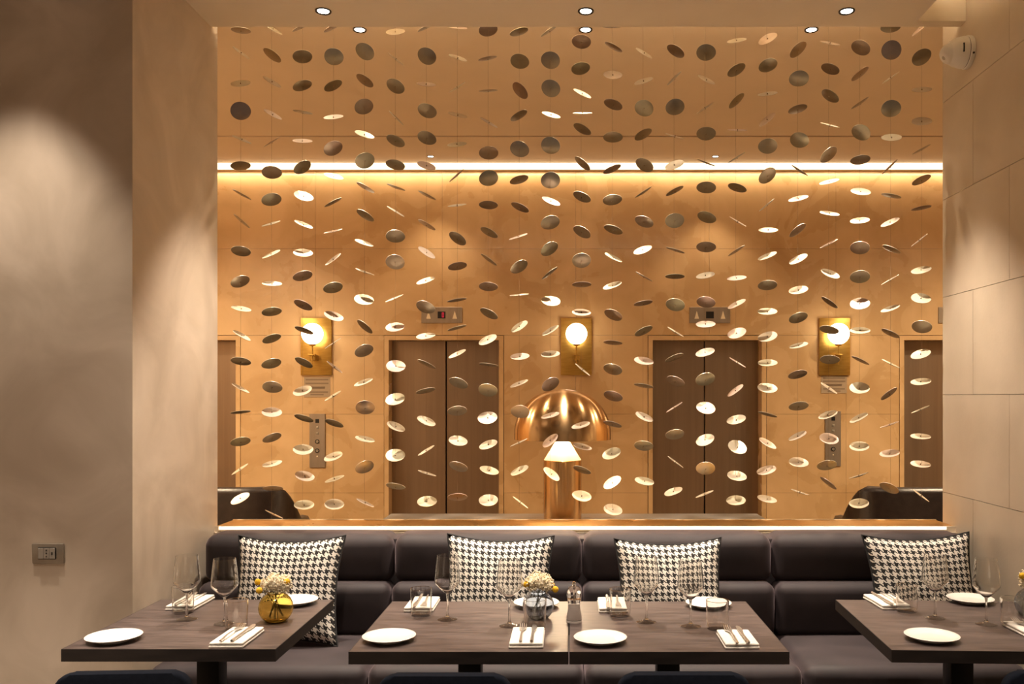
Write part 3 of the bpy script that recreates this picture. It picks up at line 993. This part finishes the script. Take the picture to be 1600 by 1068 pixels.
# folded napkin: three soft layers, wrapped fold along one long side
def napkin_layer(w, l, z0, th, seed):
    bm = bmesh.new()
    box(-w / 2, w / 2, -l / 2, l / 2, z0, z0 + th, th * 0.42, 3, bm)
    bmesh.ops.subdivide_edges(bm, edges=[e for e in bm.edges if e.calc_length() > 0.05], cuts=8, use_grid_fill=True)
    for v in bm.verts:
        v.co.z += 0.0012 * math.sin(v.co.y * 38 + seed) * math.sin(v.co.x * 30 + seed * 2)
        v.co.z = max(v.co.z, 0.0)
    return bm


def napkin(px, py, label, w=0.112, l=0.225, rz=0.0, flip=False):
    p = onz(px, py)
    t = thing('folded_napkin', label, 'napkin', p, rz, group='folded white napkins')
    obj('lower_fold', napkin_layer(w, l, 0.0008, 0.0075, 1), 'linen', t)
    obj('upper_fold', napkin_layer(w * 0.97, l * 0.985, 0.0095, 0.0085, 2.3), 'linen', t)
    return t


FORK_P, KNIFE_P = None, None


def fork_meshes():
    # origin at handle end, runs along +y, lying flat
    hb = bmesh.new()
    pts = [(0.0, 0.0045), (0.02, 0.0048), (0.06, 0.0036), (0.1, 0.0027), (0.125, 0.0028), (0.14, 0.005)]
    up = []
    for i, (y, w) in enumerate(pts):
        z = 0.002 + 0.006 * math.sin(math.pi * y / 0.16) ** 2
        up.append([hb.verts.new((sx * w, y, z + dz)) for sx, dz in ((-1, 0), (1, 0), (1, 0.0024), (-1, 0.0024))])
    for a, c in zip(up, up[1:]):
        for k in range(4):
            hb.faces.new((a[k], a[(k + 1) % 4], c[(k + 1) % 4], c[k]))
    hb.faces.new(up[0])
    hb.faces.new(up[-1])
    h = to_mesh('handle', hb, 'cutlery_steel', 40)
    tb = bmesh.new()
    pts = [(0.138, 0.0045), (0.148, 0.0105), (0.16, 0.012), (0.166, 0.0122)]
    up = []
    for y, w in pts:
        z = 0.0045 - 0.003 * math.sin((y - 0.138) / 0.03 * 1.5)
        up.append([tb.verts.new((sx * w, y, z + dz)) for sx, dz in ((-1, 0), (1, 0), (1, 0.002), (-1, 0.002))])
    for a, c in zip(up, up[1:]):
        for k in range(4):
            tb.faces.new((a[k], a[(k + 1) % 4], c[(k + 1) % 4], c[k]))
    tb.faces.new(up[0])
    tb.faces.new(up[-1])
    n = to_mesh('neck', tb, 'cutlery_steel', 40)
    tines = []
    for k in range(4):
        x = -0.0102 + 0.0068 * k
        bm = tube([(x, 0.164, 0.0026), (x, 0.18, 0.003), (x, 0.195, 0.006), (x * 0.97, 0.204, 0.0095)], [0.0017, 0.0016, 0.0013, 0.0006], 6)
        tines.append(to_mesh('tine', bm, 'cutlery_steel', 60))
    return h, n, tines


FH, FN, FT = fork_meshes()


def knife_meshes():
    hb = bmesh.new()
    pts = [(0.0, 0.0045), (0.01, 0.006), (0.05, 0.0052), (0.1, 0.0045), (0.115, 0.005)]
    rings = []
    for y, w in pts:
        rings.append([hb.verts.new((w * math.cos(a), y, 0.004 + 0.0034 * math.sin(a))) for a in [2 * math.pi * k / 10 for k in range(10)]])
    for a, c in zip(rings, rings[1:]):
        for k in range(10):
            hb.faces.new((a[k], a[(k + 1) % 10], c[(k + 1) % 10], c[k]))
    hb.faces.new(rings[0])
    hb.faces.new(rings[-1])
    h = to_mesh('handle', hb, 'cutlery_steel', 50)
    poly = [(-0.0045, 0.113), (0.0045, 0.113), (0.006, 0.125), (0.0105, 0.15), (0.011, 0.18), (0.008, 0.2), (0.001, 0.21), (-0.0045, 0.205), (-0.006, 0.16)]
    b_ = to_mesh('blade', prism(poly, 'z', 0.003, 0.005), 'cutlery_steel', 40)
    return h, b_


KH, KB = knife_meshes()


def cutlery(px, py, where, rz=0.0, flip=False, dx=0.0, gap=0.036):
    """fork and knife lying on a napkin whose centre is at this table pixel"""
    p = onz(px, py) + Vector((0, 0, 0.0205))
    rot = rz + (math.pi if flip else 0)
    M = Matrix.Rotation(rot, 3, 'Z')
    for nm, off in (('table_fork', -gap / 2 + dx), ('table_knife', gap / 2 + dx)):
        q = p + M @ Vector((off, -0.10, 0))
        t = thing(nm, 'steel ' + nm.split('_')[1] + ' ' + where.replace('side of', 'side napkin of'), nm.split('_')[1], q, rot, group='steel cutlery')
        if nm == 'table_fork':
            place_mesh('handle', FH, (0, 0, 0), t)
            place_mesh('neck', FN, (0, 0, 0), t)
            for f in FT:
                place_mesh('tine', f, (0, 0, 0), t)
        else:
            place_mesh('handle', KH, (0, 0, 0), t)
            place_mesh('blade', KB, (0, 0, 0), t)


SETS = [
    (371, 999, 'on the chair side of the ' + T_WALL, 0.0, False, 0.205),
    (298, 944, 'on the banquette side of the ' + T_WALL, 0.0, True, 0.20),
    (824, 999.5, 'on the chair side of the ' + T_VASE, 0.0, False, 0.205),
    (660, 947, 'on the banquette side of the ' + T_VASE, 0.0, True, 0.19),
    (1152, 1002, 'on the chair side of the ' + T_SALT, 0.0, False, 0.18),
    (957, 948, 'on the banquette side of the ' + T_SALT, 0.0, True, 0.19),
    (1616, 990, 'on the chair side of the ' + T_STONE, 0.0, False, 0.22),
    (1385, 943, 'on the banquette side of the ' + T_STONE, 0.05, True, 0.20),
]
for px_, py_, wh, rz_, fl, ln in SETS:
    napkin(px_, py_, 'folded white linen napkin ' + wh, 0.112, ln, rz_)
    cutlery(px_, py_, wh, rz_, fl, dx=0.0)


# vases with dried flowers
def vase(px, py, mat, r, label, fl_label, seed, balls, label_mat):
    p = onz(px, py)
    t = thing('bubble_vase', label, 'vase', p, group='round bubble vases')
    n = 16
    prof, inner = [(0, 0)], []
    a0, a1 = math.radians(-58), math.radians(64)
    cz = r * math.sin(-a0) * 0.96
    for k in range(n + 1):
        a = a0 + (a1 - a0) * k / n
        prof.append((r * math.cos(a), cz + r * 0.96 * math.sin(a)))
        inner.append(((r - 0.0022) * math.cos(a), cz + (r - 0.0022) * 0.96 * math.sin(a)))
    top = prof[-1]
    inner = inner[::-1]
    inner[0] = (top[0] - 0.002, top[1])
    prof = prof + inner[:-1] + [(inner[-1][0], 0.007), (0, 0.008)]
    obj('glass_bowl', lathe(prof, 44), mat, t, smooth=50)
    zt = top[1]
    obj('rim', lathe([(top[0] + 0.0012 * math.cos(a), zt + 0.0012 * math.sin(a)) for a in [k * math.pi / 3 for k in range(6)]], 40, closed=True), mat, t, smooth=60)
    # bouquet
    rn = random.Random(seed)
    b_ = thing('flower_bouquet', fl_label, 'bouquet', p + Vector((0, 0, 0.0085)), group='dried flower bouquets')
    for k in range(9):
        a = rn.uniform(0, 6.28)
        q0 = Vector((math.cos(a) * r * 0.42, math.sin(a) * r * 0.42, 0.006))
        q1 = Vector((-math.cos(a) * r * 0.1, -math.sin(a) * r * 0.1, zt - 0.01))
        q2 = Vector((-math.cos(a) * r * 0.45, -math.sin(a) * r * 0.3, zt + 0.012))
        obj('stem', tube([q0, q0.lerp(q1, 0.5), q1, q2], 0.0011, 5), 'stem_green', b_)
    for ci, (hx, hy, hz, hr) in enumerate([(-0.026, -0.012, 0.022, 0.027), (0.006, -0.016, 0.028, 0.029), (0.034, -0.008, 0.018, 0.026), (-0.006, 0.018, 0.033, 0.030), (0.024, 0.018, 0.028, 0.026)]):
        bm = bmesh.new()
        core = bmesh.ops.create_icosphere(bm, subdivisions=2, radius=hr * 0.8)
        bmesh.ops.translate(bm, vec=(hx, hy, zt + hz), verts=core['verts'])  # core of the head
        for q in range(110):
            dv = Vector((rn.gauss(0, 1), rn.gauss(0, 1), rn.gauss(0.25, 1))).normalized()
            rad = hr * rn.uniform(0.82, 1.06)
            s_ = bmesh.ops.create_icosphere(bm, subdivisions=1, radius=rn.uniform(0.0022, 0.0042))
            bmesh.ops.translate(bm, vec=Vector((hx, hy, zt + hz)) + dv * rad, verts=s_['verts'])
        fo = obj('flower_head', bm, 'dried_flower', b_, smooth=60)
        fo['kind'] = 'stuff'
    for bx_, by_, bz_ in balls:
        bm = bmesh.new()
        bmesh.ops.create_icosphere(bm, subdivisions=3, radius=0.0118)
        for v in bm.verts:
            v.co *= 1 + 0.05 * math.sin(v.co.x * 2100) * math.sin(v.co.y * 2100) * math.sin(v.co.z * 2100)
        f = obj('yellow_flower', bm, 'yellow_flower', b_, loc=(bx_, by_, zt + bz_))
        f['label'] = 'yellow ball flower'
        obj('yellow_stem', tube([(bx_, by_, zt + bz_), (bx_ * 0.5, by_ * 0.6, zt - 0.005), (-bx_ * 0.5, 0, 0.012)], 0.001, 5), 'stem_green', b_)


vase(431, 970, 'amber_glass', 0.061, 'round amber glass vase on the ' + T_WALL, 'cream dried flowers with yellow balls in the amber vase', 1,
     [(-0.058, -0.02, 0.035), (-0.047, -0.036, 0.008), (0.044, -0.012, 0.034)], 'amber')
vase(841, 965, 'smoke_glass', 0.058, 'round smoky grey glass vase near the salt mill', 'cream dried flowers with yellow balls in the smoky vase', 2,
     [(-0.042, -0.025, 0.022), (0.05, 0.0, 0.014), (0.063, -0.022, 0.004)], 'smoke')
vase(1612, 961, 'smoke_glass', 0.058, 'round smoky grey glass vase on the ' + T_STONE, 'cream dried flowers with yellow balls by the stone wall', 3,
     [(-0.045, -0.02, 0.045), (0.045, -0.01, 0.02), (0.055, -0.02, 0.03)], 'smoke')

# salt mill
t = thing('salt_mill', 'clear acrylic salt mill with a steel knob', 'salt mill', onz(897, 971))
obj('grinder_base', lathe([(0, 0), (0.027, 0), (0.0275, 0.002), (0.0275, 0.0078), (0, 0.0078)], 32), 'salt', t)
obj('body', lathe([(0, 0.008), (0.0272, 0.008), (0.0275, 0.02), (0.0255, 0.032), (0.0225, 0.045), (0.0215, 0.06), (0.0225, 0.075), (0.0245, 0.082), (0.0238, 0.084), (0, 0.084)], 32), 'mill_glass', t)
obj('salt', lathe([(0, 0.0095), (0.024, 0.0095), (0.0245, 0.022), (0.0215, 0.033), (0.019, 0.046), (0.0185, 0.064), (0, 0.066)], 24), 'salt', t)
obj('rod', lathe([(0, 0.01), (0.003, 0.01), (0.003, 0.13), (0, 0.13)], 12), 'chrome', t)
obj('head', lathe([(0, 0.085), (0.0242, 0.085), (0.026, 0.095), (0.0262, 0.107), (0.0235, 0.118), (0.017, 0.126), (0.008, 0.129), (0, 0.129)], 32), 'mill_glass', t)
obj('knob', lathe([(0, 0.128), (0.0045, 0.129), (0.005, 0.132), (0.0072, 0.136), (0.0075, 0.14), (0.005, 0.1445), (0, 0.146)], 20), 'chrome', t)

# ------------------------------------------------------------------ mushroom lamp on its console
CZ = 0.88
CY = 4.93
t = thing('console_table', 'grey console table behind the opening under the brass lamp', 'console', (0.03, 4.96, 0))
obj('top', box(-1.07, 1.07, -0.24, 0.24, CZ - 0.04, CZ, 0.004), 'console_top', t)
for sx in (-1, 1):
    for sy in (-1, 1):
        obj('leg', box(sx * 1.02 - 0.02, sx * 1.02 + 0.02, sy * 0.2 - 0.02, sy * 0.2 + 0.02, 0, CZ - 0.04), 'black_metal', t, smooth=0)
obj('rail', box(-1.0, 1.0, -0.21, -0.19, CZ - 0.10, CZ - 0.04), 'black_metal', t, smooth=0)

lx = (879 - VX) * CY / F
t = thing('mushroom_lamp', 'brushed brass mushroom table lamp with domed shade', 'table lamp', (lx, CY, CZ))
zc = EYE + (VY - 718) * CY / F - CZ          # top of the cylinder
zk = EYE + (VY - 686) * CY / F - CZ          # rim of the shade
zt_ = EYE + (VY - 608) * CY / F - CZ         # crown of the shade
rs, rc_ = 75.5 * CY / F, 29.5 * CY / F
obj('stem', lathe([(0, 0), (rc_ - 0.002, 0), (rc_, 0.002), (rc_, zc - 0.002), (rc_ - 0.002, zc), (0, zc)], 64), 'brushed_gold', t, smooth=30)
obj('cone', lathe([(rc_ - 0.002, zc + 0.0005), (0.028, zk + 0.006), (0.026, zk + 0.008), (0, zk + 0.008)], 48), 'cone_lit', t, smooth=30)
dome_o, dome_i = [], []
for k in range(19):
    a = math.radians(90 * k / 18)
    dome_o.append((rs * math.cos(a) ** 0.94 if k < 18 else 0, zk + 0.03 + (zt_ - zk - 0.03) * math.sin(a) ** 0.97))
dome_o = [(rs, zk)] + dome_o
dome_i = [((r - 0.003) if r > 0.01 else 0, z - 0.003 * (1 if k else 0)) for k, (r, z) in enumerate(dome_o)][::-1]
obj('shade', lathe(dome_o + dome_i[:], 72), 'brushed_gold', t, smooth=40)
obj('lamp_rod', lathe([(0, zk), (0.01, zk), (0.01, zt_ - 0.01), (0, zt_ - 0.01)], 16), 'brushed_gold', t)
obj('bulb', lathe([(0, zk + 0.06), (0.02, zk + 0.065), (0.03, zk + 0.09), (0.02, zk + 0.115), (0, zk + 0.12)], 24), 'globe_glow', t)
for a in (0, 1, 2):
    pl = bpy.data.lights.new('bulb_light', 'POINT')
    pl.energy = 8
    pl.color = AMBER
    pl.shadow_soft_size = 0.02
    o = bpy.data.objects.new('bulb_light', pl)
    o.location = (0.055 * math.cos(a * 2.094 - 1.57), 0.055 * math.sin(a * 2.094 - 1.57), zk + 0.085)
    link(o, t)

# ------------------------------------------------------------------ lobby wall fittings
def w_at(px, py, d=YB):
    return atd(px, py, d)


for px0, px1, where in ((471, 518.5, 'above the notice by the plaster wall'), (874, 927, 'above the mushroom lamp'), (1279, 1327.5, 'above the notice by the stone wall')):
    ctr = w_at((px0 + px1) / 2, 541.5)
    t = thing('wall_sconce', 'brass plate wall sconce with glowing globe ' + where, 'sconce', (ctr.x, YB, ctr.z), group='globe wall sconces')
    w, h = 0.135, 0.25
    obj('backplate', box(-w, w, -0.022, 0, -h, h, 0.003), 'sconce_brass', t)
    obj('globe', lathe([(0.092 * math.sin(math.pi * k / 20), -0.092 * math.cos(math.pi * k / 20)) for k in range(21)], 32), 'globe_glow', t, loc=(0, -0.13, 0.105))
    obj('cup', lathe([(0, 0), (0.008, 0), (0.028, 0.008), (0.034, 0.016), (0, 0.016)], 24), 'sconce_brass', t, loc=(0, -0.13, -0.002))
    obj('stem', tube([(0, -0.13, 0.0), (0, -0.13, -0.16)], 0.006, 10), 'sconce_brass', t)
    obj('bracket', box(-0.025, 0.025, -0.13, -0.022, -0.125, -0.075, 0.004), 'sconce_brass', t)
    obj('arm', box(-0.03, 0.03, -0.155, -0.105, -0.082, -0.072, 0.002), 'sconce_brass', t)
    pl = bpy.data.lights.new('globe_light', 'POINT')
    pl.energy = P_GLOBE
    pl.color = AMBER
    pl.shadow_soft_size = 0.095
    o = bpy.data.objects.new('globe_light', pl)
    o.location = (0, -0.135, 0.105)
    link(o, t)

for c, where, lit in ((-1.115, 'showing a red digit', True), (1.234, 'with a blank display', False), (3.415, 'over the lift by the stone wall', False), (-3.40, 'over the lift by the plaster wall', False)):
    z = w_at(0, 492).z
    t = thing('floor_indicator', 'grey metal lift floor indicator ' + where, 'indicator', (c, YB, z), group='lift floor indicators')
    obj('plate', box(-0.178, 0.178, -0.012, 0, -0.07, 0.07, 0.002, 1), 'panel_steel', t)
    obj('display', box(-0.034, 0.034, -0.0145, -0.012, -0.03, 0.03), 'black_plastic', t, smooth=0)
    if lit:
        bm = bmesh.new()
        for q in ((0.003, 0.021, 0.016, 0.021), (0.003, 0.021, -0.021, -0.016), (0.003, 0.008, -0.021, 0.021), (0.016, 0.021, -0.021, 0.021)):
            box(q[0], q[1], -0.0165, -0.0145, q[2], q[3], bm=bm)
        obj('digit', bm, 'red_digit', t, smooth=0)
    for s in (-1, 1):
        obj('arrow', prism([(s * 0.115 - 0.02, -0.033), (s * 0.115 + 0.02, -0.033), (s * 0.115, 0.035)], 'y', -0.0145, -0.012), 'white_mark', t, smooth=0)

for px0, px1, py0, py1, where in ((484, 508.5, 646, 730, 'between the armchair and the lift with the red digit'), (1289, 1313.5, 642, 728, 'under the notice by the stone wall')):
    a, b_ = w_at(px0, py1), w_at(px1, py0)
    t = thing('call_panel', 'tall steel lift call panel ' + where, 'call panel', ((a.x + b_.x) / 2, YB, (a.z + b_.z) / 2), group='lift call panels')
    w, h = (b_.x - a.x) / 2, (b_.z - a.z) / 2
    obj('plate', box(-w, w, -0.012, 0, -h, h, 0.002, 1), 'panel_steel', t)
    obj('display', box(-0.016, 0.016, -0.0145, -0.012, h * 0.66, h * 0.66 + 0.034), 'black_plastic', t, smooth=0)
    for zz in (0.48, 0.28):
        obj('key_switch', box(-0.012, 0.012, -0.0145, -0.012, h * zz - 0.011, h * zz + 0.011, 0.002), 'outlet_metal', t)
    for zz in (-0.03, -0.37):
        bt = obj('button', lathe([(0.013, 0.0), (0.019, 0.0), (0.019, 0.006), (0.013, 0.006)], 20, closed=True), 'black_plastic', t, loc=(0, -0.012, h * zz), rot=(math.pi / 2, 0, 0))
        obj('button_cap', lathe([(0, 0.004), (0.013, 0.004), (0.013, 0.0), (0, 0)], 20), 'outlet_metal', bt)
    obj('indicator_lamp', lathe([(0, 0.003), (0.006, 0.003), (0.006, 0), (0, 0)], 12), 'white_mark', t, loc=(0, -0.012, -h * 0.58), rot=(math.pi / 2, 0, 0))

for px0, px1, py0, py1, where in ((475, 516, 589, 620, 'under the sconce by the plaster wall'), (1283, 1323, 587, 614, 'under the sconce by the stone wall')):
    a, b_ = w_at(px0, py1), w_at(px1, py0)
    t = thing('wall_notice', 'small printed wall notice ' + where, 'notice', ((a.x + b_.x) / 2, YB, (a.z + b_.z) / 2), group='printed wall notices')
    w, h = (b_.x - a.x) / 2, (b_.z - a.z) / 2
    obj('sheet', box(-w, w, -0.004, 0, -h, h), 'paper', t, smooth=0)
    for k, (zz, ww) in enumerate(((0.75, 0.86), (0.38, 0.88), (0.0, 0.62), (-0.1, 0.6), (-0.5, 0.84), (-0.75, 0.5))):
        obj('text_line', box(-w * ww, w * ww, -0.0052, -0.004, h * zz - 0.006, h * zz + 0.006), 'ink', t, smooth=0)


# tub armchairs in the lobby, backs to the opening
def armchair(cx, cy, label, rz=0.0):
    t = thing('tub_armchair', label, 'armchair', (cx, cy, 0), rz, group='dark leather lobby armchairs')
    rnf = 0.5
    sec = [(-0.045, 0.10), (-0.045, 0.0), (0.045, 0.0), (0.045, 0.10)]

    def shell(r_out, th, z0, ztop, a0, a1, n=40):
        bm = bmesh.new()
        rows = []
        for k in range(n + 1):
            a = math.radians(a0 + (a1 - a0) * k / n)
            c, s = math.cos(a), math.sin(a)
            # squarish plan
            q = (abs(c) ** 3.2 + abs(s) ** 3.2) ** (-1 / 3.2)
            f = max(0.0, -s)
            zt2 = ztop[1] + (ztop[0] - ztop[1]) * min(1.0, f * 1.6) ** 1.2
            prof = [(r_out, z0), (r_out, zt2 - 0.04), (r_out - 0.012, zt2 - 0.012), (r_out - th / 2, zt2), (r_out - th + 0.012, zt2 - 0.012), (r_out - th, zt2 - 0.04), (r_out - th, z0)]
            rows.append([bm.verts.new((c * q * pr, s * q * pr * 0.86, pz)) for pr, pz in prof])
        m = len(rows[0])
        for A, B in zip(rows, rows[1:]):
            for k in range(m):
                bm.faces.new((A[k], A[(k + 1) % m], B[(k + 1) % m], B[k]))
        bm.faces.new(rows[0])
        bm.faces.new(rows[-1][::-1])
        return bm
    obj('backrest', shell(0.48, 0.10, 0.14, (0.945, 0.68), -212, 32), 'leather', t, smooth=50)
    obj('seat', box(-0.325, 0.325, -0.27, 0.33, 0.26, 0.45, 0.05, 5), 'leather', t)
    obj('seat_base', box(-0.33, 0.33, -0.28, 0.30, 0.14, 0.26, 0.01), 'leather', t)
    for sx in (-1, 1):
        for sy in (-1, 1):
            obj('leg', tube([(sx * 0.28, sy * 0.24, 0.16), (sx * 0.3, sy * 0.26, 0)], [0.02, 0.013], 10), 'black_metal', t)
    return t


armchair(-2.40, 6.45, 'dark leather tub armchair in the lobby by the plaster wall')
armchair(2.44, 6.45, 'dark leather tub armchair in the lobby by the stone wall')

# ------------------------------------------------------------------ wall fittings of the restaurant
oc = atd(76.5, 864, 3.607)
t = thing('wall_outlet', 'brushed metal wall power outlet on the plaster wall', 'outlet', (oc.x, 3.607, oc.z))
bm = box(-0.064, 0.064, -0.014, 0, -0.041, 0.041, 0.004, 2)
for v in bm.verts:
    if v.co.y < -0.003:
        v.co.y += 0.006 * (v.co.z / 0.041) ** 2 * (1 if v.co.z < 0 else 0.2)
obj('cover_plate', bm, 'outlet_metal', t)
obj('module_frame', box(-0.036, 0.036, -0.0155, -0.0125, -0.022, 0.026, 0.001, 1), 'black_metal', t)
obj('blank_module', box(-0.034, -0.0125, -0.018, -0.0155, -0.019, 0.0235, 0.001, 1), 'socket_plastic', t)
s = obj('socket', box(-0.0115, 0.0105, -0.018, -0.0155, -0.019, 0.0235, 0.001, 1), 'socket_plastic', t)
for z in (-0.010, 0.003, 0.0155):
    obj('pin_hole', lathe([(0, 0), (0.0028, 0), (0.0028, 0.001), (0, 0.001)], 12), 'black_plastic', s, loc=(0, -0.018, z), rot=(math.pi / 2, 0, 0))
s = obj('data_port', box(0.0115, 0.034, -0.018, -0.0155, -0.019, 0.0235, 0.001, 1), 'socket_plastic', t)
obj('port_hole', box(0.0195, 0.0255, -0.019, -0.018, -0.003, 0.008), 'black_plastic', s, smooth=0)

# turret security camera on the stone wall
cc = Vector((XR, 4.30, EYE + (VY - 82) * 4.30 / F))
t = thing('security_camera', 'white turret security camera on the stone wall', 'security camera', cc)
t.rotation_euler = (0, math.radians(-90), 0)
obj('base', lathe([(0, 0), (0.076, 0), (0.078, 0.004), (0.078, 0.018), (0.075, 0.022), (0, 0.022)], 40), 'white_plastic', t)
obj('seam', lathe([(0, 0.022), (0.0735, 0.022), (0.0735, 0.025), (0, 0.025)], 40), 'black_plastic', t)
obj('shroud', lathe([(0, 0.025), (0.075, 0.025), (0.074, 0.04), (0.066, 0.07), (0.054, 0.093), (0.047, 0.099), (0, 0.099)], 40), 'white_plastic', t)
eye = obj('eyeball', lathe([(0.048 * math.sin(math.pi * k / 16), -0.048 * math.cos(math.pi * k / 16)) for k in range(13)] + [(0.028, 0.038), (0.0, 0.038)], 32), 'white_plastic', t, loc=(-0.006, 0, 0.092), rot=(0, math.radians(-35), 0))
obj('lens', lathe([(0, 0.0392), (0.010, 0.0392), (0.012, 0.036), (0, 0.036)], 24), 'socket_plastic', eye)
obj('logo_bar', box(-0.022, 0.02, -0.0715, -0.066, 0.052, 0.058), 'black_plastic', t, smooth=0)
obj('screw', lathe([(0, 0), (0.005, 0), (0.005, 0.003), (0, 0.003)], 10), 'black_plastic', t, loc=(-0.03, -0.0755, 0.012), rot=(math.pi / 2, 0, 0))

# light passes through the glassware (refractive shadow caustics)
for o in bpy.data.objects:
    if o.type == 'MESH' and o.data.materials and o.data.materials[0].name in ('clear_glass', 'amber_glass', 'smoke_glass'):
        o.cycles.is_caustics_caster = True
    elif o.type == 'MESH' and o.name.split('.')[0] in ('tabletop', 'lower_fold', 'upper_fold', 'dish'):
        o.cycles.is_caustics_receiver = True
    elif o.type == 'LIGHT' and o.parent and o.parent.get('group') in ('downlights over the banquette', 'downlights over the tables', 'dining room downlights'):
        o.data.cycles.is_caustics_light = True
